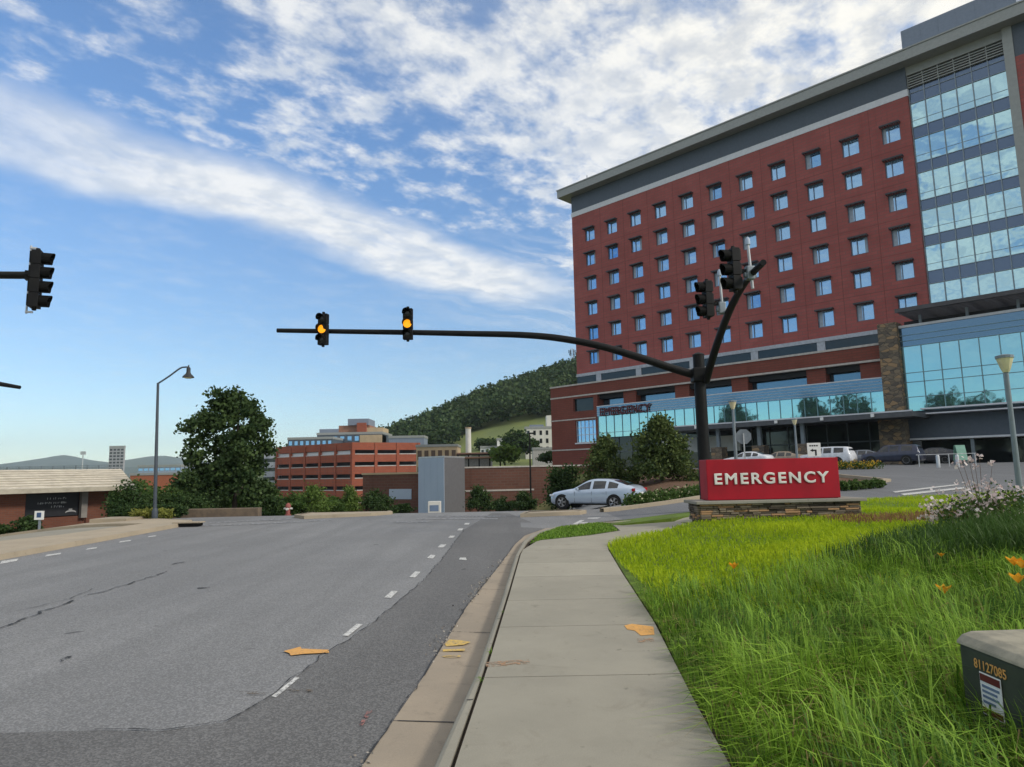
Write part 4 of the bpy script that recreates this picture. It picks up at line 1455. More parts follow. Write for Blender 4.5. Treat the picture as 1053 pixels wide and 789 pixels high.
# far-side planting on the left
HG = [(130, 533, 29, 1.9, 1.7, L_DARK, 'dark spreading shrub at the right end of the low brick house'),
      (138, 533, 27.5, 1.5, 0.72, L_DARK, 'dark clipped mound behind the yellow grass tuft left of the lamp post'),
      (176, 533, 28, 1.2, 0.6, L_DARK, 'small dark mound right of the lamp post')]
for i, (px, py, Y, w, h, lm, lab) in enumerate(HG):
    shrub('shrub', lab, px, py, Y, w, h, lm, 2600, 0.10, 70 + i, group='shrubs along the far pavement')
for i, (px, Y, w, lab) in enumerate(((144, 26.2, 1.0, 'yellow green grass tuft left of the lamp post foot'), (166, 26.6, 0.85, 'yellow green grass tuft just right of the lamp post foot'))):
    shrub('grass_tuft', lab, px, 540, Y, w, 0.52, L_YEL, 1600, 0.09, 80 + i, group='yellow tufts by the lamp post', cat='grass tuft')
# clipped hedge and small trees behind
hd = thing('hedge', 'dark clipped hedge running behind the lamp post towards the big tree', 'hedge', placed(160, 530, 30.5))
link('foliage', foliage_mesh('foliage', [(x, 0, 0.62, 0.55, 0.6, 0.55) for x in np.linspace(-1.5, 2.0, 9)], 6500, 0.09, 0.4, 10, 0.11, 90), L_DARK, hd)
st = MB()
for x in np.linspace(-1.4, 1.9, 8):
    st.tube([(x, 0, -0.1), (x, 0.02, 0.5)], 0.03, 5)
st.build('stem', BARK, hd)
BT = [(124, 41, 3.6, 2.9, L_MID, 'mid green tree just right of the low house eave'), (143, 45, 3.4, 2.6, L_MID, 'leafy tree left of the lamp post, behind the hedge'),
      (172, 44, 4.0, 2.9, L_MID, 'leafy tree right of the lamp post, under the red brick block'), (197, 46, 3.8, 2.4, L_DARK, 'darker tree left of the big tree, over the low tan wall'),
      (222, 48, 3.6, 2.2, L_DARK, 'dark small tree seen under the big tree crown'), (262, 47, 3.6, 2.4, L_MID, 'mid green small tree behind the big tree trunk')]
for i, (px, Y, w, h, lm, lab) in enumerate(BT):
    p = at(px, 500, Y); g = hz(p.x, p.y)
    top = EYE - 0.05 - 0.22 * (i % 3)
    hh = top - g
    p.z = g
    make_tree('small_tree', lab, p, hh * 0.3, 0.08, [(0, 0, hh * 0.55, w * 0.42, w * 0.4, hh * 0.36), (-w * 0.25, 0, hh * 0.5, w * 0.28, w * 0.3, hh * 0.28), (w * 0.25, 0, hh * 0.52, w * 0.28, w * 0.3, hh * 0.28), (0.1, 0, hh * 0.8, w * 0.25, w * 0.25, hh * 0.2)], 5200, 0.15, lm, 100 + i, group='small trees behind the far pavement', clump_r=0.2)
# low tan wall under the big tree
lw = placed(214, 536, 29)
tag(MB().ab(-2.2, 2.2, -0.2, 0.2, -0.4, 0.36).build('low_wall', mat('brown_wall', (0.17, 0.125, 0.085), 0.9, col2=(0.12, 0.09, 0.065), scale=4), None, (lw.x, lw.y, lw.z), bevel=0.03), 'low tan retaining wall under the big tree beside the far pavement', 'wall')
# red hydrant
hy_ = thing('fire_hydrant', 'small red fire hydrant beyond the kerb right of the big tree', 'hydrant', placed(296, 535, 31))
MB().lathe([(0.17, 0), (0.17, 0.06), (0.11, 0.08), (0.11, 0.5), (0.15, 0.52), (0.15, 0.58), (0.1, 0.7), (0.03, 0.76)], n=14).build('barrel', mat('hydrant_red', (0.30, 0.09, 0.075), 0.7), hy_, smooth=True)
MB().tube([(-0.22, 0, 0.42), (0.22, 0, 0.42)], 0.06, 10).tube([(0, -0.2, 0.4), (0, 0, 0.4)], 0.075, 10).build('nozzle', PALE, hy_, smooth=True)
hy_.scale = (0.85, 0.85, 0.75)

# trees across the road on the left, mirrored in the hospital glass
for i, (x, y, h) in enumerate(((-50, 41, 20.0), (-50, 31, 20.5), (-60, 57, 22.5), (-50, 9, 20.5), (-50, 0, 19.5))):
    w = h * (0.20 if i == 2 else 0.30)
    make_tree('street_tree', ['broad tree across the road whose crown is mirrored in the curtain glass', 'tall tree across the road mirrored beside the stone pier', 'leafy tree across the road mirrored left of the entrance lamp', 'tall tree across the road mirrored in the glass hall beside the near lamp', 'broad tree across the road at the right end of the mirrored row'][i],
              (x, y, hz(x, y)), h * 0.3, 0.3, [(0, 0, h * 0.55, w, w, h * 0.25), (-w * .5, 0, h * 0.5, w * .7, w * .7, h * .2), (w * .5, 0.5, h * 0.55, w * .7, w * .7, h * .2), (0, 0, h * 0.8, w * .6, w * .6, h * .17)], 5000, 0.8, L_DARK, 130 + i, group='trees across the road', clump_r=0.8)

# ================================================================== MIDDLE DISTANCE BUILDINGS
# brick retaining wall
rwp0, rwp1 = at(470, 500, 74), at(612, 500, 76)
ra = math.atan2(rwp1.y - rwp0.y, rwp1.x - rwp0.x)
rl = (rwp1 - rwp0).length
rwl = thing('retaining_wall', 'long brown brick retaining wall right of the blue grey tower', 'wall', (rwp0.x, rwp0.y, -3.0), ra)
MB().ab(0, rl, 0, 0.5, 0, 5.0).build('brickwork', BRICK_W, rwl)
MB().ab(-0.05, rl + 0.05, -0.08, 0.58, 5.0, 5.16).ab(0, rl * 0.55, -0.05, 0.03, 2.45, 2.62).build('coping', mat('limestone_trim', (0.5, 0.46, 0.42)), rwl)

# blue grey box tower
tb = thing('stair_tower', 'plain blue grey panelled tower standing before the retaining wall', 'tower', (at(457, 500, 66).x, 66.0, -3.0), 0)
zc = at(457, 470.5, 66).z + 3.0
a_ = at(430.5, 500, 69); c_ = at(478, 500, 71)
O2 = Vector((tb.location.x, tb.location.y))
p0, p1, p2 = Vector((0, 0)), Vector((a_.x, a_.y)) - O2, Vector((c_.x, c_.y)) - O2
MB().prism([p1, p0, p2, p1 + p2], 0, zc).build('wall', mat('grey_panel', (0.135, 0.135, 0.145), 0.7, col2=(0.12, 0.12, 0.13)), tb)
nlp = Vector((-(p0 - p1).y, (p0 - p1).x)).normalized()
if nlp.y > 0: nlp = -nlp
for k in range(4):
    qa, qb = p1.lerp(p0, k / 4 + 0.002), p1.lerp(p0, (k + 1) / 4 - 0.002)
    MB().prism([qa + nlp * 0.05, qb + nlp * 0.05, qb, qa], 0.02, zc - 0.02).build('blue_panel', BLUEPANEL, tb)
MB().prism([p1 * 1.01, p0 - Vector((0, .05)), p2 * 1.01, p1 * 1.01 + p2 * 1.01], zc, zc + 0.16).build('roof_edge', GALV, tb)
bx = thing('utility_cabinet', 'white utility cabinet at the foot of the blue grey tower', 'cabinet', placed(447, 530, 46))
bx.location.z = at(447, 531, 46).z
MB().ab(-0.42, 0.42, -0.25, 0.25, -0.6, 1.0).build('cabinet_body', PALE, bx, bevel=0.02)
MB().ab(-0.3, 0.3, -0.27, -0.252, 0.35, 0.75).build('door_panel', mat('label_blue', (0.16, 0.22, 0.32)), bx)

# brick building with grey shutter, left of the tower
l0, l1 = at(373, 500, 76), at(432, 500, 72)
bl = thing('brick_building', 'low brown brick building with a blue grey panel between garage and tower', 'building', (l0.x, l0.y, -4.0), math.atan2(l1.y - l0.y, l1.x - l0.x))
ll = (Vector((l1.x, l1.y)) - Vector((l0.x, l0.y))).length
zt = at(400, 488, 74).z + 4
MB().ab(0, ll, 0, 6, 0, zt).build('wall', BRICK_W, bl)
MB().ab(-0.1, ll + 0.1, -0.1, 6.1, zt, zt + 0.2).build('roof_edge', TAN, bl)
MB().ab(ll * 0.48, ll * 0.86, -0.06, 0.02, at(415, 513.5, 73).z + 4, at(415, 503, 73).z + 4).build('shutter', BLUEPANEL, bl)

# parking garage with two faces
def garage():
    c = at(363, 455, 170); l = at(286, 455, 190); r = at(430, 455, 180)
    g = thing('parking_garage', 'multi level red brick parking garage with open dark decks', 'garage', (c.x, c.y, -6.2))
    o = Vector((c.x, c.y))
    L, R = Vector((l.x, l.y)) - o, Vector((r.x, r.y)) - o
    back = Vector((0, 34))
    ztop = c.z + 6.2
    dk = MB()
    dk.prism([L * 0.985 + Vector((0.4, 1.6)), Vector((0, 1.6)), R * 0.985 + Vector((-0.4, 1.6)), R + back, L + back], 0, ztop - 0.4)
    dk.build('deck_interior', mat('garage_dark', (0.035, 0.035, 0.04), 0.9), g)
    for d, nb, nm in ((L, 5, 'l'), (R, 3, 'r')):
        n = Vector((d.y, -d.x)).normalized()
        if n.y > 0: n = -n
        t = d.normalized(); ln = d.length
        mx = Matrix(((t.x, n.x, 0), (t.y, n.y, 0), (0, 0, 1)))
        if mx.determinant() < 0: pass
        for k in range(6):
            z1 = ztop - k * 3.03
            sp_ = MB()
            mid = d * 0.5 + n * 0.12
            sp_.box((mid.x, mid.y, z1 - 0.95), (ln, 0.4, 1.9), mx)
            sp_.build('spandrel', BRICK_G, g)
            lg = MB()
            mid = d * 0.5 + n * 0.10
            lg.box((mid.x, mid.y, z1 + 0.10), (ln, 0.5, 0.2), mx)
            if k: lg.build('ledge', mat('garage_ledge', (0.55, 0.52, 0.50), 0.8), g)
            if k == 1 and nm == 'l':
                lt_ = MB(); mid = d * 0.5 - n * 0.2; lt_.box((mid.x, mid.y, z1 + 0.62), (ln * 0.97, 0.1, 0.8), mx)
                lt_.build('deck_screen', TRIM_W, g)
        for k in range(nb + 1):
            p = d * (k / nb) + n * 0.25
            MB().box((p.x, p.y, ztop / 2), (0.75, 0.5, ztop), mx).build('column', BRICK_G, g)
    # pale stair block at the far left end
    p = L + Vector((-2.2, 1.5))
    MB().ab(p.x - 2.2, p.x + 2.0, p.y, p.y + 8, 0, ztop - 1.2).build('stair_block', mat('stair_block_grey', (0.42, 0.45, 0.50), 0.7), g)
    sw = MB()
    for k in range(5):
        sw.ab(p.x - 2.25, p.x + 1.2, p.y - 0.05, p.y + 0.05, 1.2 + k * 2.6, 2.2 + k * 2.6)
    sw.build('stair_window', GLASS_K, g)


garage()


def simple_block(name, label, px0, px1, py_top, Y, depth, wallm, zbase=-6.5, cat='building', win=None, roofm=None, rows=0, cols=0, winm=None, rz=0.0, frac=0.55):
    a, b = at(px0, py_top, Y), at(px1, py_top, Y)
    o = thing(name, label, cat, ((a.x + b.x) / 2, Y, zbase), rz)
    w = (b.x - a.x); h = (a.z + b.z) / 2 - zbase
    MB().ab(-w / 2, w / 2, 0, depth, 0, h).build('wall', wallm, o)
    MB().ab(-w / 2 - 0.15, w / 2 + 0.15, -0.15, depth + 0.15, h, h + 0.035 * Y / 10).build('roof', roofm or METAL_F, o)
    if rows:
        zl = win if win is not None else h
        first_ = None
        for r in range(rows):
            for c in range(cols):
                cw, chh = w / cols, zl / rows
                if first_ is None:
                    first_ = MB().ab(-cw * frac / 2, cw * frac / 2, -0.06, 0.02, -chh * 0.28, chh * 0.28).build('window', winm or GLASS_K, o)
                    q = first_
                else:
                    q = first_.copy(); COL.objects.link(q)
                q.location = (-w / 2 + cw * (c + 0.5), 0, h - chh * (r + 0.5))
    return o, w, h


# hospital annex seen over the garage
o, w, h = simple_block('annex_building', 'stepped tan and brick building rising behind the garage', 326, 393, 447, 250, 20, METAL_B, -6, rows=1, cols=9, win=3.0, winm=GLASS_W)
MB().ab(w * 0.16, w / 2, -0.5, 8, 0, h - 0.3).build('tan_wing', TAN, o)
MB().ab(-w * 0.20, w * 0.28, 3, 16, h, h + 3.6).build('upper_storey', mat('annex_brick', (0.30, 0.16, 0.11), 0.9), o)
MB().ab(-w * 0.05, w * 0.27, 2, 14, h + 3.6, h + 6.0).build('rooftop_plant', METAL_P, o)
MB().ab(w * 0.10, w * 0.24, 1.0, 3.0, h, h + 4.4).build('brick_shaft', BRICK_G, o)
MB().ab(w * 0.24, w * 0.49, 2.5, 14, h, h + 2.6).build('tan_storey', TAN, o)
MB().ab(-w * 0.5, -w * 0.20, 3, 16, h, h + 2.4).build('side_storey', METAL_P, o)
simple_block('low_block', 'long dark glazed block just over the garage roof, left of the stepped building', 296, 342, 452, 235, 14, METAL_B, -6, rows=1, cols=8, win=2.5, winm=GLASS_W)
simple_block('roof_block', 'grey metal roofed block right of the garage roof', 400, 436, 450.5, 240, 10, METAL_P, -6)
o, w, h = simple_block('beige_building', 'beige flat roofed building with brown windows behind the blue grey tower', 428, 470, 459.5, 150, 10, TAN, -5, rows=2, cols=6, win=7.2, winm=mat('brown_glass', (0.10, 0.06, 0.04), 0.3), frac=0.6)
ck = at(481.5, 441, 165)
chm = thing('chimney_stack', 'slender cream chimney stack rising before the wooded hill', 'chimney', (ck.x, ck.y, LOT - 0.5))
hh = ck.z - LOT + 0.5
MB().lathe([(0.72, 0), (0.70, hh * 0.4), (0.66, hh)], n=12).build('shaft', PALE, chm, smooth=True)
MB().lathe([(0.76, hh), (0.76, hh + 0.35)], n=12).build('cap', TAN, chm)
# rooftop plant and low sheds beyond the retaining wall
simple_block('plant_shed', 'low grey shed with rooftop ducts behind the retaining wall', 472, 505, 471.5, 130, 8, mat('shed_grey', (0.30, 0.29, 0.28), 0.8), 0.8)
pr = at(492, 470, 128)
pp = thing('pipe_rack', 'rust and grey pipe rack standing beside the low shed', 'pipe rack', (pr.x, pr.y, LOT))
ptop = at(492, 467, 128).z - LOT
pk = MB()
for k in range(5):
    pk.ab(-4 + k * 2, -3.75 + k * 2, -0.1, 0.1, 0, ptop)
pk.ab(-4.2, 4.4, -0.12, 0.12, ptop - 0.3, ptop)
pk.build('rack_frame', BLACK, pp)
MB().tube([(-4.2, 0.4, ptop + 0.1), (4.3, 0.4, ptop + 0.1)], 0.22, 8).tube([(-4.2, -0.4, ptop - 0.7), (4.3, -0.4, ptop - 0.7)], 0.2, 8).build('pipe', mat('rust_pipe', (0.30, 0.17, 0.11), 0.8), pp)
o, w, h = simple_block('white_house', 'white three storey house beside the hospital under the meadow', 540, 572, 441, 250, 12, PALE, 1.0, rows=3, cols=5, win=9, winm=GLASS_K, frac=0.4)
MB().ab(w * 0.2, w * 0.5, 1, 8, h, h + 5).build('roof_tower', PALE, o)
MB().ab(-w * 0.35, w * 0.1, 1, 6, h, h + 1.6).build('dormer', METAL_P, o)
simple_block('white_shed', 'long low white building below the woods', 494, 521, 461, 270, 9, WHITE_PAINT, 1.0, rows=1, cols=6, win=2.4, winm=GLASS_K)
simple_block('white_tower_house', 'narrow tall white building left of the dark trees', 511, 518.5, 453, 262, 8, WHITE_PAINT, 1.0)
simple_block('grey_wall_block', 'pale concrete block at the hill foot beside the hospital corner', 548, 572, 462.5, 200, 8, mat('pale_grey_render', (0.40, 0.39, 0.37), 0.9), 0.5)
for i, (px, py, Y, w, h, lm, lab) in enumerate(((519, 472, 125, 5.0, 3.6, L_LIGHT, 'bright green round tree behind the retaining wall'), (531, 462, 240, 9, 8.0, L_DARK, 'dark tree left of the white three storey house'),
                                              (541, 464, 235, 7, 5.5, L_DARK, 'dark tree against the white three storey house'), (500, 461, 285, 8, 5.5, L_DARK, 'dark tree behind the long low white building'), (566, 470, 140, 4, 1.8, L_DARK, 'low dark bush at the hospital podium corner'))):
    p = at(px, py, Y)
    make_tree('hillside_tree', lab, (p.x, p.y, p.z - 1.0), h * 0.25, 0.15, [(0, 0, h * 0.55, w * .45, w * .4, h * .4), (-w * .25, 0, h * .5, w * .3, w * .3, h * .3), (w * .25, 0, h * .55, w * .3, w * .3, h * .3)], 2600, 0.45 if Y < 200 else 0.8, lm, 160 + i, group='trees at the hill foot', clump_r=0.4 if Y < 200 else 0.7)

# lattice mast on the hill
mp_ = at(589, 386, 470)
ms = thing('radio_mast', 'thin lattice radio mast with antenna panels on the hill top', 'mast', (mp_.x, mp_.y, hillz(mp_.x, 470)))
mh = at(588.5, 358, 470).z - ms.location.z
lm_ = MB()
for x, y in ((-1, -1), (1, -1), (1, 1), (-1, 1)):
    lm_.tube([(x * 1.3, y * 1.3, 0), (x * 0.7, y * 0.7, mh)], 0.14, 5)
nb = 14
for k in range(nb):
    z0, z1 = mh * k / nb, mh * (k + 1) / nb
    r0, r1 = 1.3 - 0.6 * k / nb, 1.3 - 0.6 * (k + 1) / nb
    for (ax, ay), (bx_, by) in (((-1, -1), (1, -1)), ((1, -1), (1, 1)), ((1, 1), (-1, 1)), ((-1, 1), (-1, -1))):
        lm_.tube([(ax * r0, ay * r0, z0), (bx_ * r1, by * r1, z1)], 0.08, 4)
lm_.build('lattice', GALV, ms)
an = MB()
for k in range(6):
    a = k * math.pi / 3
    an.box((2.2 * math.cos(a), 2.2 * math.sin(a), mh * 0.88), (0.6, 0.6, 2.2))
    an.box((1.8 * math.cos(a), 1.8 * math.sin(a), mh * 0.78), (0.5, 0.5, 1.6))
an.build('antenna_panel', METAL_B, ms)

# left far background
o, w, h = simple_block('apartment_tower', 'tall grey apartment tower far off before the blue mountains', 112.5, 127.8, 461, 900, 3, mat('tower_concrete', (0.36, 0.36, 0.37), 0.8), -8, rows=8, cols=4, win=34, winm=GLASS_K, frac=0.7)
o, w, h = simple_block('brick_block', 'long orange brick block beyond the small trees behind the lamp post', 134, 208, 488.5, 190, 14, mat('orange_brick', (0.36, 0.12, 0.06), 0.9), -8)
o, w, h = simple_block('blue_glass_block', 'low blue glass fronted block over the orange brick roofline', 142, 186, 480.5, 240, 14, mat('pale_blue_grey', (0.30, 0.36, 0.46), 0.6), -8, rows=2, cols=8, win=3.2, winm=GLASS_W, frac=0.75)
simple_block('white_far_house', 'pale small house far off right of the blue glass block', 186, 200, 484, 320, 10, PALE, -8, rows=1, cols=3, win=3, winm=GLASS_K)
mk = at(85.5, 466, 420)
fm_ = thing('floodlight_mast', 'thin far floodlight mast left of the grey apartment tower', 'mast', (mk.x, mk.y, -8))
MB().tube([(0, 0, 0), (0, 0, mk.z + 8)], [0.5, 0.3], 6).build('pole', GALV, fm_)
MB().ab(-1.6, 1.6, -0.3, 0.3, mk.z + 7, mk.z + 9).build('lamp_head', GALV, fm_)
fn0, fn1 = at(-40, 483, 60), at(125, 483, 60)
fc = thing('mesh_fence', 'thin wire fence showing over the low house roof', 'fence', (fn0.x, 60, -3))
fz_ = at(40, 479.5, 60).z + 3
fb = MB()
fl = fn1.x - fn0.x
for k in range(15):
    fb.ab(fl * k / 14 - 0.03, fl * k / 14 + 0.03, -0.03, 0.03, 0, fz_)
fb.build('post', GREYPOLE, fc)
fw = MB()
for k in range(6):
    fw.ab(0, fl, -0.01, 0.01, fz_ - 0.02 - k * 0.18, fz_ - k * 0.18)
for k in range(110):
    fw.ab(fl * k / 110, fl * k / 110 + 0.015, -0.008, 0.008, fz_ - 1.0, fz_ - 0.02)
fw.build('wire_mesh', GREYPOLE, fc)

# low brick house on the left: it stands along the far side of the street
hA, hB = at(0, 507, 30.0), at(139.5, 497.0, 35.0)
hdir = Vector((hB.x - hA.x, hB.y - hA.y, 0)).normalized()
hin = Vector((-hdir.y, hdir.x, 0))
if hin.x > 0: hin = -hin
B0 = -0.95
hb = thing('low_brick_house', 'low brick building with a wide weathered shingle roof beside the far pavement', 'building', (hB.x, hB.y, B0), math.atan2(hdir.y, hdir.x))
L0 = 14.0
ez = (hA.z + hB.z) / 2 - B0
RUN, RX = 4.6, 1.6
rp = Vector((hB.x, hB.y, 0)) + hin * RUN + hdir * RX
rzg = at(125, 482.3, rp.y).z - B0


def hx_at(px, inset):
    """distance along the house front (towards the camera is negative) where a picture column meets it"""
    d = ray(px, 520); n = hin; o = Vector((hB.x, hB.y, 0)) + hin * inset
    t = o.dot(n) / (Vector((d.x, d.y, 0)).dot(n))
    return (Vector((d.x, d.y, 0)) * t - o).dot(hdir)


rs = MB()
rs.poly([(-L0, 0, ez), (0, 0, ez), (RX, RUN, rzg), (-L0, RUN, rzg)])
rs.poly([(RX, RUN, rzg), (0, 2 * RUN, ez), (-L0, 2 * RUN, ez), (-L0, RUN, rzg)])
rs.poly([(0, 0, ez), (0, 2 * RUN, ez), (RX, RUN, rzg)])
rs.build('roof', SHINGLE, hb)
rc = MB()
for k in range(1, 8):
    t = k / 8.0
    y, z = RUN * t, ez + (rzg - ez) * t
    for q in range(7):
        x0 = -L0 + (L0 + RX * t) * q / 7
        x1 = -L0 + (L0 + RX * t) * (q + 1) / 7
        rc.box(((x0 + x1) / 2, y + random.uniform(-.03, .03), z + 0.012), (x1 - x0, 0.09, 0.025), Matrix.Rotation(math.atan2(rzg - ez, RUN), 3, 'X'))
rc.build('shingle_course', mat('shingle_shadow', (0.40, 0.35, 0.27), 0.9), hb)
MB().ab(-L0, 0.05, -0.06, 0.0, ez - 0.20, ez + 0.015).build('fascia', mat('beige_fascia', (0.42, 0.38, 0.30), 0.7), hb)
MB().ab(-L0, -0.02, 0.02, 2 * RUN - 0.1, ez - 0.20, ez - 0.15).build('soffit', mat('soffit_tan', (0.25, 0.22, 0.18), 0.8), hb)
xr, xs, xp = hx_at(110, 1.2), hx_at(88, 1.2), hx_at(23, 1.2)
MB().ab(-L0, xp, 0.9, 8, -0.4, ez - 0.2).ab(xs, xr, 1.1, 8, -0.4, ez - 0.2).ab(xp, xs, 1.2, 8, -0.4, 0.80).ab(xp, xs, 2.6, 8, 0.80, ez - 0.2).build('wall', BRICK_L, hb)
MB().ab(xs - 0.30, xs - 0.02, 0.95, 1.19, 0.7, ez - 0.2).build('door_post', mat('grey_post', (0.24, 0.22, 0.2), 0.7), hb)
sg = MB().ab(xp + 0.03, xs - 0.32, 1.22, 1.3, 0.84, ez - 0.26).build('sign_board', mat('sign_black', (0.018, 0.019, 0.024), 0.4), hb)
# pale strokes of lettering too small to read from the road, and a white emblem
lt_ = MB()
r = random.Random(5)
wspan = xs - 0.32 - xp
zlo, zhi = 0.84, ez - 0.26
for row, (xa, xb, zf) in enumerate(((0.42, 0.78, 0.74), (0.26, 0.76, 0.55), (0.50, 0.74, 0.38))):
    x = xp + wspan * xa
    while x < xp + wspan * xb:
        wd = r.uniform(0.05, 0.11)
        zz = zlo + (zhi - zlo) * zf
        lt_.ab(x, x + 0.022, 1.200, 1.216, zz, zz + r.uniform(0.05, 0.10))
        if r.random() < 0.7: lt_.ab(x + 0.03, x + wd, 1.202, 1.215, zz + r.choice((0, 0.04, 0.06)), zz + 0.02 + r.choice((0.02, 0.05, 0.07)))
        x += wd + 0.035
lt_.build('lettering', mat('sign_white', (0.45, 0.45, 0.45), 0.6), sg)
em = MB()
exc = xp + wspan * 0.86
for k in range(10):
    a0, a1 = math.pi * k / 10, math.pi * (k + 1) / 10
    R_ = lambda a, q, z: (exc + 0.24 * math.cos(a), 1.212, z + q * math.sin(a))
    em.poly([R_(a0, .10, 1.00), R_(a1, .10, 1.00), R_(a1, .07, .96), R_(a0, .07, .96)])
em.ab(exc - 0.10, exc + 0.06, 1.205, 1.215, 1.11, 1.17)
em.build('emblem', mat('sign_white', (0.45, 0.45, 0.45)), sg)
MB().ab(xr + 0.3, xr + 0.5, 0.3, 0.5, ez - 0.30, ez - 0.2).build('soffit_light', LAMP_GLASS, hb)
MB().ab(-0.5, -0.3, 0.6, 0.8, ez - 0.30, ez - 0.2).build('soffit_light', LAMP_GLASS, hb)
# concrete steps at its corner
sp0 = placed(110, 545, 25.0)
stp = tag(MB().ab(-0.75, 0.75, -0.5, 1.2, -1.6, 0.0).ab(-0.6, 0.75, -0.1, 1.2, 0.0, 0.14).build('concrete_steps', CONC_L, None, (sp0.x, sp0.y, sp0.z + 0.1)), 'tan concrete steps at the right corner of the low brick house', 'steps')
hs = placed(40, 548, 25)
hsn = thing('parking_sign', 'small white sign with a dark blue square before the low brick house', 'sign', (hs.x, hs.y, hs.z))
zz0, zz1 = at(40, 534.5, 25).z - hs.z, at(40, 525.5, 25).z - hs.z
MB().ab(-0.03, 0.03, -0.03, 0.03, -0.2, zz1).build('post', GREYPOLE, hsn)
MB().ab(-0.17, 0.17, -0.06, -0.035, zz0, zz1).build('sign_plate', WHITE_PAINT, hsn)
MB().ab(-0.08, 0.08, -0.066, -0.061, zz0 + 0.08, zz1 - 0.06).build('blue_square', BLUE_PAINT, hsn)
shrub('shrub', 'low green bush against the wall left of the white parking sign', 27, 550, 27, 1.3, 0.8, L_DARK, 1600, 0.09, 77, group='shrubs along the far pavement')
shrub('shrub', 'small dark bush at the left picture edge by the brick wall', 2, 553, 27, 1.1, 0.6, L_DARK, 1300, 0.09, 78, group='shrubs along the far pavement')

# ================================================================== STREET FURNITURE
def visor(mb, c, fx, r, ln, a0=-62):
    """cut-away tunnel hood over a lens at c, facing +x of frame fx (3x3)"""
    n = 14
    P = []
    for q in range(n + 1):
        a = math.radians(a0 + (180 - 2 * a0) * q / n)
        l = ln * (0.74 + 0.26 * max(0.0, math.sin(a)))
        P.append((a, l))
    for (a, l), (b, l2) in zip(P, P[1:]):
        f = lambda ang, rr, x: tuple(Vector(c) + fx @ Vector((x, rr * math.cos(ang), rr * math.sin(ang))))
        mb.poly([f(a, r, 0), f(b, r, 0), f(b, r, l2), f(a, r, l)])
        mb.poly([f(a, r - 0.012, 0), f(a, r - 0.012, l), f(b, r - 0.012, l2), f(b, r - 0.012, 0)])
        mb.poly([f(a, r, l), f(b, r, l2), f(b, r - 0.012, l2), f(a, r - 0.012, l)])


def signal(label, loc, face, n, lit=None, mount='arm', group='traffic signal heads'):
    """head of n sections; loc is the head's centre, face a plan direction"""
    fx = Vector((face[0], face[1], 0)).normalized()
    rz = math.atan2(fx.y, fx.x)
    o = thing('traffic_signal', label, 'traffic signal', loc, rz, group)
    S, Wd = 0.350, 0.31
    I = Matrix.Identity(3)
    hsg = MB(); vs = []
    for k in range(n):
        z = (n - 1) / 2 * S - k * S
        hsg.box((0, 0, z), (0.20, Wd, S - 0.012))
        hsg.box((-0.11, 0, z), (0.06, Wd * 0.8, S * 0.8))
    hsg.box((0, 0, 0), (0.14, Wd * 0.9, n * S - 0.02))
    hsg.tube([(0, 0, n * S / 2 - 0.02), (0, 0, n * S / 2 + 0.07)], 0.05, 8).tube([(0, 0, -n * S / 2 - 0.06), (0, 0, -n * S / 2 + 0.02)], 0.05, 8)
    hsg.build('housing', BLACK, o, bevel=0.012)
    for k in range(n):
        z = (n - 1) / 2 * S - k * S
        v = MB(); visor(v, (0.10, 0, z), I, 0.146, 0.25 if lit is None else 0.22, -62 if lit is None else -12)
        v.build('visor', BLACK_DULL, o)
        ln = MB(); ln.lathe([(0.138, 0.0), (0.138, 0.02), (0.10, 0.04), (0.04, 0.05)], (0.098, 0, z), 20, Matrix.Rotation(math.pi / 2, 3, 'Y'))
        ln.build('lens', AMBER if lit == k else LENS_OFF, o, smooth=True)
    return o


# mast arm signal: pole with two arms
pb = at(724, 470, 22.0)
PX, PY = pb.x, 22.0
PZ = hz(PX, PY) - 0.05
mast = thing('signal_mast', 'black signal pole with two long curved mast arms behind the emergency sign', 'signal pole', (PX, PY, PZ))
ptop = at(721.5, 366, 22).z - PZ
MB().tube([(0, 0, 0.02), (0, 0, 2), (0, 0, 4), (0, 0, ptop)], [0.205, 0.198, 0.19, 0.185], 20).build('pole', BLACK, mast, smooth=True)
MB().lathe([(0.195, ptop), (0.195, ptop + 0.04), (0.10, ptop + 0.1), (0.02, ptop + 0.12)], n=20).build('pole_cap', BLACK, mast, smooth=True)
bpm = MB().box((0, 0, 0.05), (0.75, 0.75, 0.08))
for sx in (-1, 1):
    for sy in (-1, 1):
        bpm.tube([(sx * .29, sy * .29, 0.05), (sx * .29, sy * .29, 0.2)], 0.025, 6)
bpm.build('base_plate', BLACK, mast)
org = Vector((PX, PY, PZ))


def smooth_path(P, n=8):
    P = [Vector(p) for p in P]
    out = []
    for i in range(len(P) - 1):
        p0, p1, p2, p3 = P[max(i - 1, 0)], P[i], P[i + 1], P[min(i + 2, len(P) - 1)]
        for q in range(n):
            t = q / n
            out.append(0.5 * ((2 * p1) + (p2 - p0) * t + (2 * p0 - 5 * p1 + 4 * p2 - p3) * t * t + (3 * p1 - p0 - 3 * p2 + p3) * t ** 3))
    out.append(P[-1])
    return out


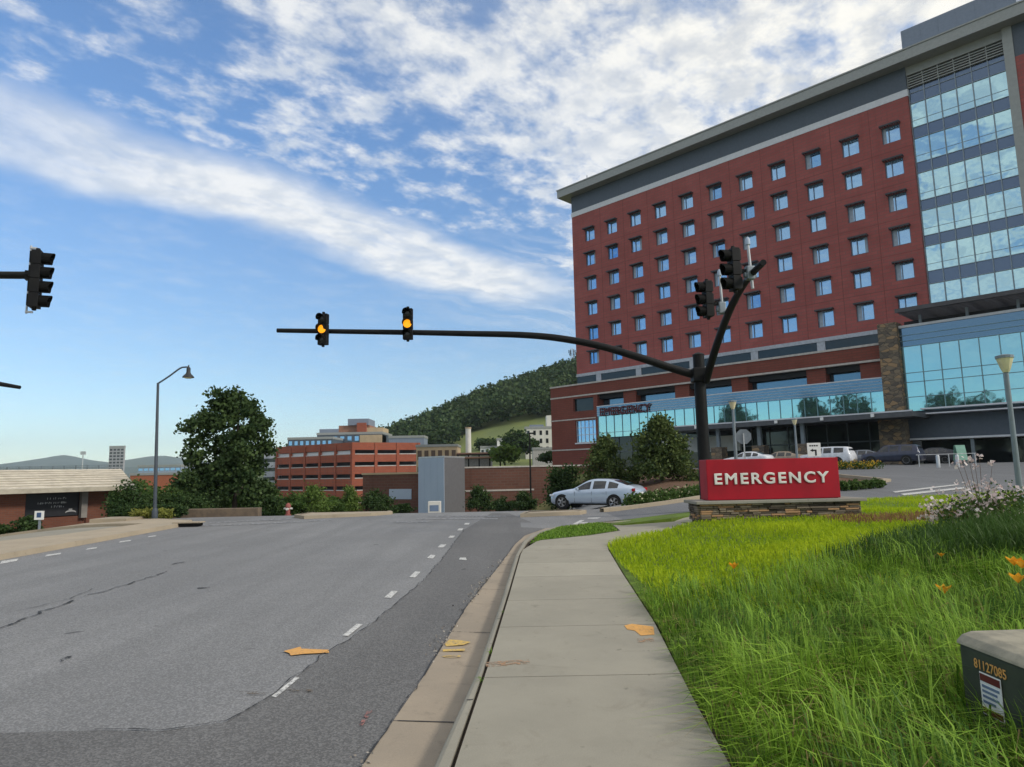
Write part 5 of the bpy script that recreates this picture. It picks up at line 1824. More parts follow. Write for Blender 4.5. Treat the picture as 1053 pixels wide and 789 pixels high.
armpx = [(715, 386, .16), (690, 378.5, .155), (655, 367, .15), (615, 355.5, .14), (575, 348, .135), (535, 344.5, .125), (480, 343.2, .115), (420, 342, .105), (350, 341, .095), (285, 340, .085)]
AP = smooth_path([at(x, y, 22.0) - org for x, y, r_ in armpx])
AR = list(np.interp(np.linspace(0, 1, len(AP)), np.linspace(0, 1, len(armpx)), [a[2] for a in armpx]))
MB().tube(AP, [q * 0.86 for q in AR], 14).build('mast_arm', BLACK, mast, smooth=True)
armb = [(726, 392, 21.85, .15), (731, 374, 21.2, .145), (740, 346, 20.0, .135), (750, 320, 18.4, .12), (762, 297, 17.0, .105), (774, 281, 15.9, .095), (785, 270, 15.0, .085)]
BP = smooth_path([at(x, y, d) - org for x, y, d, r_ in armb])
BR = list(np.interp(np.linspace(0, 1, len(BP)), np.linspace(0, 1, len(armb)), [a[3] for a in armb]))
MB().tube(BP, [q * 0.86 for q in BR], 14).build('mast_arm', BLACK, mast, smooth=True)
cz1 = at(718, 386, 22).z - PZ
MB().box((-0.02, -0.02, cz1), (0.48, 0.46, 0.46)).build('arm_clamp', BLACK, mast, bevel=0.04)

sg1 = signal('left of two amber-lit signals near the tip of the long mast arm', at(332.5, 339, 21.75), (-0.22, -1), 3, 1)
sg2 = signal('right of two amber-lit signals on the long mast arm, mounted higher', at(419.5, 333.5, 21.75), (-0.06, -1), 3, 1)
for s, px in ((sg1, 332.5), (sg2, 419.5)):
    ap = at(px, 342, 22.0)
    MB().box((-0.17, 0, ap.z - s.location.z), (0.14, 0.16, 0.22)).build('bracket', BLACK, s)


def braced(label, px, py, d, top, bot, tpx, face, clampz):
    s = signal(label, at(px, py, d), face, 3)
    inv = Matrix.Rotation(-s.rotation_euler.z, 3, 'Z')
    a = inv @ (at(tpx[0], top, d) - s.location); b = inv @ (at(tpx[1], bot, d) - s.location)
    MB().tube([b, a], 0.036, 10).build('mounting_tube', mat('bright_tube', (0.50, 0.51, 0.53), 0.4, 0.2), s, smooth=True)
    MB().lathe([(0.06, 0), (0.06, 0.14), (0.02, 0.2)], a, 10).build('tube_cap', BLUEPANEL, s, smooth=True)
    c = inv @ (at(clampz[0], clampz[1], d) - s.location)
    MB().box(c, (0.20, 0.18, 0.34)).box(c + Vector((0, 0, -0.05)), (0.32, 0.11, 0.12)).build('clamp', mat('clamp_grey', (0.24, 0.28, 0.31), 0.5, 0.3), s, bevel=0.03)
    m0 = Vector((-0.12, 0, 0))
    MB().box((c + m0) / 2 + Vector((0, 0, 0.0)), ((c - m0).length * 0.9, 0.07, 0.10), Matrix.Rotation(math.atan2((c - m0).y, (c - m0).x), 3, 'Z')).build('bracket', BLACK, s)
    return s


braced('black signal head seen from its side, highest on the near mast arm', 755, 277.5, 15.9, 252, 297, (769, 774), (-1, -0.12), (771, 281))
braced('black signal head seen from its side, lower on the near mast arm', 727.5, 308, 18.6, 284, 318, (740, 743), (-1, -0.12), (742, 317))

# mast arm reaching in from the left
lp_ = Vector((-19.5, 15.6, 0.0))
lm2 = thing('signal_mast', 'mast arm reaching in from the left edge to a four lamp signal', 'signal pole', (lp_.x, lp_.y, hz(lp_.x, lp_.y)))
z0 = lm2.location.z
MB().tube([(0, 0, 0), (0, 0, 5.6)], [0.27, 0.23], 16).build('pole', BLACK, lm2, smooth=True)
tip = at(34, 283, 15.6) - lm2.location
MB().tube(smooth_path([(0, 0, 4.9), (1.6, 0, 5.8), (4, 0, at(0, 283.8, 15.6).z - z0 - 0.06), tip]), 0.09, 12).build('mast_arm', BLACK, lm2, smooth=True)
s4 = signal('four lamp black signal head seen from behind at the left edge', at(37.2, 287.5, 15.6), (0.93, 0.36), 4)
MB().tube([(-0.18, 0.12, -0.82), (-0.18, 0.12, 0.86)], 0.022, 8).ab(-0.20, -0.05, 0.08, 0.14, 0.78, 0.82).ab(-0.20, -0.05, 0.08, 0.14, -0.80, -0.76).build('mounting_tube', GALV, s4)
MB().box((-0.17, 0.08, 0.10), (0.14, 0.16, 0.22)).build('bracket', BLACK, s4)

lp2 = Vector((-40, 33.0, 0.0))
lm3 = thing('signal_mast', 'tip of a farther bare mast arm at the left edge, above the roof', 'signal pole', (lp2.x, lp2.y, hz(lp2.x, lp2.y)))
z0 = lm3.location.z
MB().tube([(0, 0, 0), (0, 0, 7.0)], [0.27, 0.23], 14).build('pole', BLACK, lm3, smooth=True)
t3 = at(20.5, 398.5, 33) - lm3.location
t2 = at(0, 395, 33) - lm3.location
MB().tube([(0, 0, t2.z + (t2.z - t3.z) * (t2.x / (t3.x - t2.x))) if False else (0, 0, 6.6), t2, t3], [0.16, 0.12, 0.09], 12).build('mast_arm', BLACK, lm3, smooth=True)

# lamp post with a bell shade on the far pavement
lpb = at(159, 534, 26.0); lpb.z = hz(lpb.x, lpb.y) + 0.1
LAMPDARK = mat('slate_painted_steel', (0.065, 0.08, 0.10), 0.5)
lamp = thing('street_lamp', 'tall dark street lamp with a bell shade on the far pavement', 'street lamp', lpb)
tz = at(162.5, 394, 26).z - lpb.z
tx = at(162.5, 394, 26).x - lpb.x
MB().tube([(0, 0, 0), (tx * 0.5, 0, tz * 0.5), (tx, 0, tz)], [0.07, 0.06, 0.045], 12).build('pole', LAMPDARK, lamp, smooth=True)
MB().lathe([(0.11, 0), (0.11, 0.3), (0.075, 0.4)], n=12).build('pole_base', LAMPDARK, lamp, smooth=True)
hp_ = [at(162.5, 394.5, 26) - lpb, at(174, 387, 26) - lpb, at(185, 379, 26) - lpb, at(190, 377.7, 26) - lpb, at(194, 377.6, 26) - lpb]
MB().tube(smooth_path(hp_, 4), 0.032, 8).build('lamp_arm', LAMPDARK, lamp, smooth=True)
hc = at(194, 377.5, 26) - lpb
MB().lathe([(0.22, -0.42), (0.20, -0.37), (0.10, -0.27), (0.075, -0.20), (0.075, -0.05), (0.03, 0.0), (0.02, 0.08)], hc, 18).build('lamp_shade', mat('lamp_dark', (0.03, 0.032, 0.035), 0.5), lamp, smooth=True)
MB().lathe([(0.12, -0.45), (0.17, -0.425)], hc, 14).build('bulb', LAMP_GLASS, lamp)

# path lamps by the drive
def path_lamp(label, base, h, r0=0.09, hs_=1.0):
    o = thing('path_lamp', label, 'lamp post', base, group='lamp posts along the drive')
    MB().tube([(0, 0, 0), (0, 0, h * 0.5), (0, 0, h)], [r0 * 1.15, r0, r0 * 0.8], 12).build('pole', GREYPOLE, o, smooth=True)
    MB().lathe([(0.09 * hs_, h), (0.14 * hs_, h + 0.12 * hs_), (0.23 * hs_, h + 0.42 * hs_), (0.24 * hs_, h + 0.46 * hs_)], n=12).build('lantern', LAMP_GLASS, o, smooth=False)
    MB().lathe([(0.26 * hs_, h + 0.46 * hs_), (0.26 * hs_, h + 0.55 * hs_), (0.10 * hs_, h + 0.59 * hs_)], n=12).build('lantern_cap', GREYPOLE, o)
    return o


b = Vector((14.86, 20.0, hz(14.86, 20.0)))
path_lamp('nearest grey lamp post with a square lantern beside the white flowering bush', b, at(1034, 383, 20).z - b.z, 0.075, 0.92)
for px, pyt, Y, lab in ((757, 421, 43, 'lamp post with a lit looking lantern right of the signal pole'), (820, 437, 62, 'far lamp post before the entrance canopy, right of centre')):
    b = at(px, 475, Y); b.z = hz(b.x, b.y)
    path_lamp(lab, b, at(px, pyt, Y).z - b.z, 0.10)
bp_ = at(545, 470, 70)
b = Vector((bp_.x, 70, -2.2))
pl_ = thing('lamp_pole', 'thin dark lamp pole standing at the brick retaining wall', 'lamp post', b)
MB().tube([(0, 0, 0), (0, 0, at(545, 446, 70).z + 2.2)], [0.11, 0.07], 8).build('pole', BLACK, pl_)
MB().ab(-0.1, 0.6, -0.12, 0.12, at(545, 446, 70).z + 2.15, at(545, 446, 70).z + 2.3).build('lamp_head', BLACK, pl_)

# stop sign seen from behind and the white lane-arrow sign
b = at(766, 470, 40); b.z = hz(b.x, b.y)
ss_ = thing('stop_sign', 'grey back of an octagonal sign on a post above the red sign', 'sign', b, math.radians(-12))
zc_ = at(768, 449, 40).z - b.z
MB().ab(-0.035, 0.035, -0.02, 0.02, 0, zc_ + 0.2).build('post', GALV, ss_)
oc_ = MB()
P8 = [(0.47 * math.cos(math.pi / 8 + k * math.pi / 4), 0.47 * math.sin(math.pi / 8 + k * math.pi / 4)) for k in range(8)]
oc_.poly([(x, 0.03, zc_ + z) for x, z in P8]); oc_.poly([(x, 0.045, zc_ + z) for x, z in P8][::-1])
for k in range(8):
    a, c = P8[k], P8[(k + 1) % 8]
    oc_.poly([(a[0], 0.03, zc_ + a[1]), (a[0], 0.045, zc_ + a[1]), (c[0], 0.045, zc_ + c[1]), (c[0], 0.03, zc_ + c[1])])
oc_.build('sign_plate', mat('sign_back_grey', (0.20, 0.23, 0.26), 0.6), ss_)
b = at(838, 475, 38); b.z = hz(b.x, b.y)
ws_ = thing('direction_sign', 'white square sign with a black left arrow behind the red sign', 'sign', b, math.radians(-8))
z0_, z1_ = at(838, 469.5, 38).z - b.z, at(838, 455.5, 38).z - b.z
MB().ab(-0.03, 0.03, 0.0, 0.04, 0, z1_).build('post', GALV, ws_)
MB().ab(-0.36, 0.36, -0.02, 0.0, z0_, z1_).build('sign_plate', WHITE_PAINT, ws_)
hh = z1_ - z0_
ar = MB()
ar.ab(0.04, 0.13, -0.026, -0.021, z0_ + 0.05, z0_ + hh * 0.5)
ar.ab(-0.06, 0.13, -0.0265, -0.0215, z0_ + hh * 0.40, z0_ + hh * 0.5)
ar.poly([(-0.06, -0.025, z0_ + hh * 0.33), (-0.06, -0.025, z0_ + hh * 0.57), (-0.22, -0.025, z0_ + hh * 0.45)])
for k in range(4):
    ar.ab(-0.24 + k * 0.12, -0.15 + k * 0.12, -0.025, -0.021, z0_ + hh * 0.74, z0_ + hh * 0.84)
ar.build('arrow', BLACK, ws_)

# the EMERGENCY sign
SY = 17.4
sl_, sr_ = at(711, 515, SY), at(877, 512, SY + 0.15)
sc = (sl_ + sr_) / 2
sgz = hz(sc.x, SY) - 0.06
sgn = thing('emergency_sign', 'red emergency sign with white letters on a low stone base', 'sign', (sc.x, SY, sgz), math.atan2(0.15, sr_.x - sl_.x))
bw_ = (sr_ - sl_).length
ztop = at(795, 513.2, SY).z - sgz
zcap = ztop - 0.075
r = random.Random(9)
stn = MB()
z = 0.0
for row in range(8):
    hgt = (zcap) / 8
    x = -bw_ / 2 + 0.08
    while x < bw_ / 2 - 0.1:
        ln = min(r.uniform(0.12, 0.42), bw_ / 2 - 0.08 - x)
        dd = r.uniform(-0.025, 0.03)
        stn.box((x + ln / 2, -0.32 + dd, z + hgt / 2), (ln - 0.012, 0.2, hgt - 0.010), tone=r.random())
        stn.box((x + ln / 2, 0.42 + dd, z + hgt / 2), (ln - 0.012, 0.2, hgt - 0.010), tone=r.random())
        x += ln
    y = -0.32
    while y < 0.42:
        ln = min(r.uniform(0.12, 0.35), 0.44 - y)
        for sgn_x in (-1, 1):
            stn.box((sgn_x * (bw_ / 2 - 0.13 + r.uniform(-.02, .02)), y + ln / 2, z + hgt / 2), (0.2, ln - 0.012, hgt - 0.01), tone=r.random())
        y += ln
    z += hgt
STN = concretemat('ledge_stones', (0.22, 0.175, 0.125), (0.13, 0.105, 0.08), (0.06, 0.05, 0.04), 0.5)
nt = NT(STN.node_tree)
pb_ = STN.node_tree.nodes['Principled BSDF']
src = pb_.inputs['Base Color'].links[0].from_socket
at2 = nt.n('ShaderNodeAttribute'); at2.attribute_name = 'tone'
f2 = nt.ss(at2.outputs['Fac'], 0.0, 1.0, 0.45, 1.5)
src2 = nt.mix(nt.ss(at2.outputs['Fac'], 0.80, 0.82), src, (0.27, 0.16, 0.085, 1))
nt.link(nt.mix(1.0, src2, nt.vec(f2, f2, f2), 'MULTIPLY'), pb_.inputs['Base Color'])
stn.build('stone_base', STN, sgn, bevel=0.012)
MB().ab(-bw_ / 2 + 0.1, bw_ / 2 - 0.1, -0.3, 0.42, -0.1, zcap - 0.02).build('base_core', SOIL, sgn)
MB().ab(-bw_ / 2 - 0.05, bw_ / 2 + 0.05, -0.50, 0.60, zcap, ztop).build('cap_stone', concretemat('cap_concrete', (0.30, 0.28, 0.24), (0.25, 0.235, 0.2), (0.14, 0.125, 0.1), 0.4), sgn, bevel=0.012)
cl0, cl1 = at(726, 495, SY - 0.25), at(863, 493, SY - 0.2)
cx_ = (cl0.x + cl1.x) / 2 - sc.x
cw_ = cl1.x - cl0.x
ch_ = at(795, 471.6, SY - 0.2).z - sgz
cab = MB().ab(cx_ - cw_ / 2, cx_ + cw_ / 2, -0.25, 0.33, ztop + 0.012, ch_).build('sign_cabinet', RED_PAINT, sgn, bevel=0.015)
MB().ab(cx_ - cw_ / 2 + 0.05, cx_ + cw_ / 2 - 0.05, -0.2, 0.28, ztop, ztop + 0.02).build('cabinet_foot', BLACK, sgn)
lx0, lx1 = at(733.5, 494, SY - 0.26).x, at(853, 490, SY - 0.26).x
lh = (at(795, 486.0, SY).z - at(795, 497.6, SY).z)
tm = fit_mesh(text_mesh('EMERGENCY', 0.3, 0.006, 0.0085, 1.24), lx1 - lx0, lh)
lt = link('lettering', tm, mat('sign_letter_white', (0.72, 0.70, 0.66), 0.5), sgn, ((lx0 + lx1) / 2 - sc.x, -0.264, (at(795, 491.6, SY - 0.26).z) - sgz))
lt.rotation_euler = (math.pi / 2, 0, 0)

# green utility box in the long grass
ub = thing('utility_box', 'dark green utility box with a pale lid in the long grass', 'utility box', (3.05, 3.75, 0.12))
UW, UL, UH = 0.74, 1.0, 0.50
MB().ab(-UW / 2, UW / 2, -UL / 2, UL / 2, -0.1, UH - 0.06).build('box_body', UTIL_GREEN, ub, bevel=0.02)
lid = MB()
prof = [(-UW / 2 - 0.008, UH - 0.06), (-UW / 2 - 0.004, UH - 0.045), (-UW / 2 + 0.03, UH - 0.012), (-UW / 2 + 0.09, UH + 0.006), (UW / 2 - 0.1, UH + 0.012), (UW / 2 + 0.012, UH - 0.03), (UW / 2 + 0.012, UH - 0.06)]
n = len(prof)
for y in (-UL / 2 - 0.012, UL / 2 + 0.012):
    lid.v += [(x, y, z) for x, z in prof]
for k in range(n - 1):
    lid.f.append((k, k + 1, n + k + 1, n + k)); lid.tone.append(0.5)
lid.f.append(tuple(range(n - 1, -1, -1))); lid.tone.append(0.5)
lid.f.append(tuple(range(n, 2 * n))); lid.tone.append(0.5)
lid.build('lid', UTIL_TOP, ub, bevel=0.008)


def left_face(o):
    o.rotation_euler = (math.pi / 2, 0, -math.pi / 2)


wl_ = MB().ab(-0.085, 0.085, -0.115, 0.115, 0, 0.003).build('warning_label', WHITE_PAINT, ub, (-UW / 2 - 0.006, 0.24, 0.21)); left_face(wl_)
for nm, (x0, x1, y0, y1), mm in (('label_banner', (-0.08, 0.08, 0.068, 0.108), mat('label_dark_red', (0.13, 0.02, 0.02), 0.5)), ('label_strip', (-0.08, 0.08, -0.108, -0.075), mat('label_dark_red', (0.13, 0.02, 0.02))),
                                 ('label_lines', (-0.07, 0.07, 0.035, 0.05), mat('label_blue', (0.16, 0.22, 0.32))), ('label_lines', (-0.07, 0.05, 0.008, 0.022), mat('label_blue', (0.16, 0.22, 0.32))), ('label_lines', (-0.07, 0.06, -0.02, -0.006), mat('label_blue', (0.16, 0.22, 0.32))), ('label_lines', (-0.07, 0.03, -0.05, -0.035), mat('label_blue', (0.16, 0.22, 0.32)))):
    MB().ab(x0, x1, y0, y1, 0.0035, 0.0055).build(nm, mm, wl_)
dm = fit_mesh(text_mesh('81127085', 0.07, 0.0, 0.0012), 0.26, 0.055)
dn = link('stencilled_number', dm, ORANGE, ub, (-UW / 2 - 0.004, 0.24, 0.362)); left_face(dn)

# ================================================================== VEHICLES
def cr(xs, ys, x):
    """smooth interpolation through the stations"""
    i = max(0, min(len(xs) - 2, int(np.searchsorted(xs, x, side='right') - 1)))
    x0, x1 = xs[i], xs[i + 1]
    t = (x - x0) / (x1 - x0)
    m0 = (ys[i + 1] - ys[i - 1]) / (xs[i + 1] - xs[i - 1]) if i > 0 else (ys[1] - ys[0]) / (xs[1] - xs[0])
    m1 = (ys[i + 2] - ys[i]) / (xs[i + 2] - xs[i]) if i + 2 < len(xs) else (ys[-1] - ys[-2]) / (xs[-1] - xs[-2])
    h = x1 - x0
    return (2 * t ** 3 - 3 * t * t + 1) * ys[i] + (t ** 3 - 2 * t * t + t) * h * m0 + (-2 * t ** 3 + 3 * t * t) * ys[i + 1] + (t ** 3 - t * t) * h * m1


SEDAN = dict(x=[0, .12, .45, 1.1, 1.38, 2.2, 2.8, 3.4, 4.2, 4.52, 4.72], top=[.60, .76, .86, .97, 1.02, 1.42, 1.47, 1.42, 1.18, 1.10, .95], hw=[.60, .78, .88, .92, .92, .92, .92, .92, .91, .88, .74],
             sh=[.52, .64, .74, .85, .88, .91, .93, .96, 1.01, .99, .86], wt=[.50, .66, .74, .78, .72, .57, .55, .55, .66, .72, .64], zb=[.32, .24, .2, .2, .2, .2, .2, .2, .2, .25, .36], wheels=(0.80, 3.65), wr=.335,
             side=[(1.62, 2.42), (2.50, 3.23), (3.30, 3.85)], ws=(1.46, 2.12), rw=(3.48, 4.30))
SUV = dict(x=[0, .1, .5, 1.15, 1.4, 2.0, 2.8, 4.0, 4.55, 4.75, 4.85], top=[.7, .92, 1.04, 1.12, 1.16, 1.66, 1.74, 1.72, 1.62, 1.2, .9], hw=[.66, .84, .93, .95, .95, .95, .95, .95, .94, .92, .86],
           sh=[.6, .8, .92, 1.0, 1.02, 1.05, 1.07, 1.1, 1.12, 1.05, .8], wt=[.6, .74, .8, .82, .78, .68, .66, .66, .66, .72, .74], zb=[.4, .3, .26, .26, .26, .26, .26, .26, .28, .34, .42], wheels=(.92, 3.75), wr=.37,
           side=[(1.6, 2.35), (2.45, 3.25), (3.35, 4.3)], ws=(1.46, 1.96), rw=(4.56, 4.74))


def make_car(label, loc, heading, spec, paint, cat='car', name='parked_car', detail=True):
    """heading: plan direction of the bonnet"""
    o = thing(name, label, cat, loc, math.atan2(heading[1], heading[0]) + math.pi)
    S = spec
    Lc = S['x'][-1]
    N = 64
    xs = [Lc * i / N for i in range(N + 1)]
    prof = []
    for x in xs:
        top, hw, sh, wt, zb = (cr(S['x'], S[k], x) for k in ('top', 'hw', 'sh', 'wt', 'zb'))
        sh = min(sh, top - 0.05)
        row = [(0, zb), (hw * .8, zb), (hw * .95, zb + .06), (hw * .99, zb + .2), (hw, (zb + sh) / 2 + .05), (hw * .985, sh - .1), (hw * .955, sh)]
        a, b = (hw * .955, sh), (wt, top - 0.045)
        for t in (.12, .5, .88):
            row.append((a[0] + (b[0] - a[0]) * t + .025 * math.sin(math.pi * t), a[1] + (b[1] - a[1]) * t))
        row += [b, (wt * .93, top - .015), (wt * .6, top), (0, top + .008)]
        prof.append(row)
    n = len(prof[0])
    body = MB()
    pt = lambda i, j, s: (xs[i] - Lc / 2, s * prof[i][j][0], prof[i][j][1])
    for s in (-1, 1):
        for i in range(N):
            for j in range(n - 1):
                q = [pt(i, j, s), pt(i + 1, j, s), pt(i + 1, j + 1, s), pt(i, j + 1, s)]
                body.poly(q if s < 0 else q[::-1])
    for i, fl in ((0, 1), (N, -1)):
        q = [pt(i, j, 1) for j in range(n)] + [pt(i, j, -1) for j in range(n - 1, -1, -1)]
        body.poly(q[::fl])
    me = body.mesh('body')
    bm = bmesh.new(); bm.from_mesh(me)
    bmesh.ops.remove_doubles(bm, verts=bm.verts[:], dist=0.0005)
    bmesh.ops.recalc_face_normals(bm, faces=bm.faces[:])
    for f in bm.faces: f.smooth = True
    bm.to_mesh(me); bm.free()
    link('body', me, paint, o)

    def patch_(x0, x1, j0, j1, s, off, nm, m, tri=None):
        mb = MB()
        I = [i for i in range(N + 1) if x0 - 1e-6 <= xs[i] <= x1 + 1e-6]
        for a, b in zip(I, I[1:]):
            for j in range(j0, j1):
                P = []
                for (ii, jj) in ((a, j), (b, j), (b, j + 1), (a, j + 1)):
                    y, z = prof[ii][jj]
                    P.append((xs[ii] - Lc / 2, s * (y + off), z + (off if j0 > 8 else 0)))
                mb.poly(P if s < 0 else P[::-1])
        mb.build(nm, m, o)

    for s in (-1, 1):
        for (x0, x1) in S['side']:
            patch_(x0, x1, 7, 9, s, 0.006, 'side_window', CAR_GLASS)
    for (x0, x1), nm in ((S['ws'], 'windscreen'), (S['rw'], 'rear_window')):
        mb = MB()
        I = [i for i in range(N + 1) if x0 <= xs[i] <= x1]
        for a, b in zip(I, I[1:]):
            for s in (-1, 1):
                for j in range(n - 3, n - 1):
                    P = [(xs[ii] - Lc / 2 + (-0.004 if nm == 'windscreen' else 0.004), s * prof[ii][jj][0] * 0.97, prof[ii][jj][1] + 0.008) for (ii, jj) in ((a, j), (b, j), (b, j + 1), (a, j + 1))]
                    mb.poly(P if s < 0 else P[::-1])
        mb.build(nm, CAR_GLASS, o)
    for wx in S['wheels']:
        for s in (-1, 1):
            hw = cr(S['x'], S['hw'], wx)
            R = S['wr']
            mx = Matrix.Rotation(-s * math.pi / 2, 3, 'X')
            MB().lathe([(R * 1.17, -0.3), (R * 1.17, 0.004)], (wx - Lc / 2, s * hw, R * 1.02), 24, mx).build('wheel_arch', RUBBER, o)
            wh = MB().lathe([(R * .6, -0.2), (R * .97, -0.2), (R, -0.15), (R, -0.02), (R * .95, 0.012), (R * .70, 0.018)], (wx - Lc / 2, s * hw, R), 26, mx).build('wheel', RUBBER, o, smooth=True)
            rim = MB().lathe([(R * .70, 0.010), (R * .70, 0.022), (R * .62, 0.012), (R * .58, 0.0)], (wx - Lc / 2, s * hw, R), 24, mx)
            for k in range(5 if detail else 0):
                a = k * 2 * math.pi / 5
                for da in (-.16, .16):
                    e = Vector((R * .66 * math.cos(a + da), R * .66 * math.sin(a + da), 0.022)); c0 = Vector((0.04 * math.cos(a), 0.04 * math.sin(a), 0.026))
                    rim.tube([Vector((wx - Lc / 2, s * hw, R)) + mx @ c0, Vector((wx - Lc / 2, s * hw, R)) + mx @ e], [0.03, 0.02], 5)
            rim.build('rim', ALLOY, wh)
    if detail:
        for s in (-1, 1):
            MB().box((Lc / 2 - .10, s * (S['hw'][-2] - .16), .93), (.16, .30, .15), Matrix.Rotation(s * -.28, 3, 'Z')).build('tail_light', RED_LENS, o, bevel=.03)
            MB().box((-Lc / 2 + .18, s * .66, .66), (.30, .28, .11), Matrix.Rotation(s * .45, 3, 'Z')).build('headlight', CLEAR_LENS, o, bevel=.03)
            MB().box((1.72 - Lc / 2, s * 1.0, .99), (.12, .17, .12)).build('wing_mirror', paint, o, bevel=.03)
            for hx_ in (2.32, 3.12):
                MB().box((hx_ - Lc / 2, s * .915, .80), (.17, .03, .03)).build('door_handle', paint, o, bevel=.008)
            gp = MB()
            for gxx in (1.52, 2.46, 3.26):
                gp.ab(gxx - Lc / 2 - .005, gxx - Lc / 2 + .005, s * .905 - .012, s * .905 + .018 if s > 0 else s * .905 + .012, .32, .86)
            gp.build('door_seam', BLACK_DULL, o)
            MB().ab(1.3 - Lc / 2, 3.4 - Lc / 2, s * .90 - .02, s * .90 + .02, .20, .27).build('sill_trim', BLACK_DULL, o)
        MB().box((Lc / 2 - .0, 0, .74), (.03, .52, .13)).build('number_plate', WHITE_PAINT, o)
        MB().box((Lc / 2 - .03, 0, .40), (.08, 1.3, .16)).build('rear_bumper', BLACK_DULL, o, bevel=.02)
        MB().box((-Lc / 2 + .03, 0, .50), (.08, .9, .22)).build('grille', BLACK_DULL, o, bevel=.02)
    return o


wf_, wr_ = at(580, 522.8, 34.7), at(630.5, 525.0, 33.3)
cz_ = (wf_.z + wr_.z) / 2
wf_.z = wr_.z = 0
hd_ = (wf_ - wr_).normalized()
mid = (wf_ + wr_) / 2 + Vector((hd_.y, -hd_.x, 0)) * 0.85
cc = mid + hd_ * (-0.135)
make_car('silver blue sedan turning out of the hospital drive', (cc.x, cc.y, cz_ + 0.02), hd_, SEDAN, SILVER, name='sedan_car')
pv_ = at(918, 474, 60)
make_car('dark blue suv parked before the stone pier at the entrance', (pv_.x, pv_.y, hz(pv_.x, pv_.y) + 0.01), -UD, SUV, mat('navy_paint', (0.035, 0.042, 0.075), 0.3, 0.3, coat=.6), name='parked_suv', detail=False)
for px, Y, lab, spc, pm in ((850, 63, 'white suv parked behind the left arrow sign', SUV, mat('white_car_paint', (0.72, 0.74, 0.78), 0.3, coat=.5)), (768, 64, 'white sedan whose roof shows above the red sign', SEDAN, mat('white_car_paint', (0.72, 0.74, 0.78))),
                            (802, 66, 'tan car whose roof shows over the middle of the red sign', SEDAN, mat('tan_car_paint', (0.36, 0.29, 0.22), 0.35, 0.3)), (884, 66, 'grey car between the white suv and the dark blue suv', SEDAN, mat('grey_car_paint', (0.22, 0.24, 0.27), 0.3, 0.4)),
                            (958, 63, 'dark grey car parked right of the stone pier under the soffit', SEDAN, mat('dark_grey_paint', (0.06, 0.06, 0.068), 0.3, 0.3))):
    p = at(px, 474, Y)
    make_car(lab, (p.x, p.y, hz(p.x, p.y) + 0.01), -UD, spc, pm, name='parked_car', detail=False)

# bollards and a green folding sign at the entrance
for px, lab in ((964.5, 'left grey bollard between the parked cars and the hall'), (984.5, 'right grey bollard left of the flowering bush top')):
    p = at(px, 474, 52); p.z = hz(p.x, p.y)
    tag(MB().lathe([(0.13, 0), (0.13, 0.85), (0.10, 0.95), (0.03, 0.98)], n=12).build('bollard', GALV, None, p, smooth=True), lab, 'bollard', 'bollards at the entrance')
p = at(976, 474, 54); p.z = hz(p.x, p.y)
rl_ = thing('handrail', 'thin pale handrail running behind the two grey bollards', 'railing', p)
MB().tube([(-2.6, 0, 0.95), (2.2, 0, 1.0)], 0.022, 8).build('rail', GALV, rl_)
MB().tube([(-2.4, 0, -0.1), (-2.4, 0, 0.95)], 0.035, 8).tube([(0, 0, -0.1), (0, 0, 0.97)], 0.035, 8).tube([(2.1, 0, -0.1), (2.1, 0, 1.0)], 0.035, 8).build('post', GALV, rl_)
p = at(988, 474, 57); p.z = hz(p.x, p.y)
gs_ = thing('folding_sign', 'pale green folding board sign near the hall entrance', 'sign', p)
gm_ = mat('pale_green_board', (0.18, 0.36, 0.28), 0.6)
MB().box((0, -0.2, 1.0), (0.8, 0.05, 1.3), Matrix.Rotation(math.radians(-12), 3, 'X')).build('board', gm_, gs_)
MB().box((0, 0.2, 1.0), (0.8, 0.05, 1.3), Matrix.Rotation(math.radians(12), 3, 'X')).build('board', gm_, gs_)
MB().ab(-0.38, -0.34, -0.35, 0.35, 0, 0.4).ab(0.34, 0.38, -0.35, 0.35, 0, 0.4).build('foot', GREYPOLE, gs_)

# planting by the drive
hdg = [(5.0, 27.75), (5.6, 28.05), (6.5, 28.6), (7.8, 29.3), (9.0, 30.0), (10.2, 30.6)]
fh = thing('flowering_hedge', 'low green hedge dotted with pale flowers along the drive island', 'hedge', (7.0, 29.0, hz(7, 29)))
blb = []
for a, c in zip(hdg, hdg[1:]):
    for t in (0, .5):
        x, y = a[0] + (c[0] - a[0]) * t, a[1] + (c[1] - a[1]) * t
        blb.append((x - 7, y - 29, 0.22 + hz(x, y) - hz(7, 29), 0.55, 0.55, 0.30))
link('foliage', foliage_mesh('foliage', blb, 9000, 0.09, 0.4, 10, 0.1, 200), L_MID, fh)
link('flowers', foliage_mesh('flowers', [(b_[0], b_[1], b_[2] + 0.12, b_[3], b_[4], b_[5] * .8) for b_ in blb], 260, 0.07, 0.85, 2, 0.05, 201), leafmat('cream_petals', (0.55, 0.50, 0.28), (0.7, 0.66, 0.45), 0.3, 0), fh)
for i, px in enumerate((868, 876, 884, 893, 903)):
    z = 0.5
    for _ in range(20):
        p = on(px, 502.5 - (px - 868) * 0.08, min(z + 0.1, 1.3)); z = 0.5 * z + 0.5 * hz(p.x, p.y)
    o = shrub('shrub', ['first small green clump at the sign end of the drive island', 'second small green clump from the red sign on the island', 'middle small green clump on the drive island', 'fourth small green clump from the red sign on the island', 'last small green clump, farthest right on the drive island'][i], 868, 500, 30, 0.75, 0.45, L_MID, 900, 0.08, 210 + i, group='clumps on the drive island')
    o.location = (p.x, p.y, hz(p.x, p.y))
z = 1.2
p = at(876, 476.5, 52)
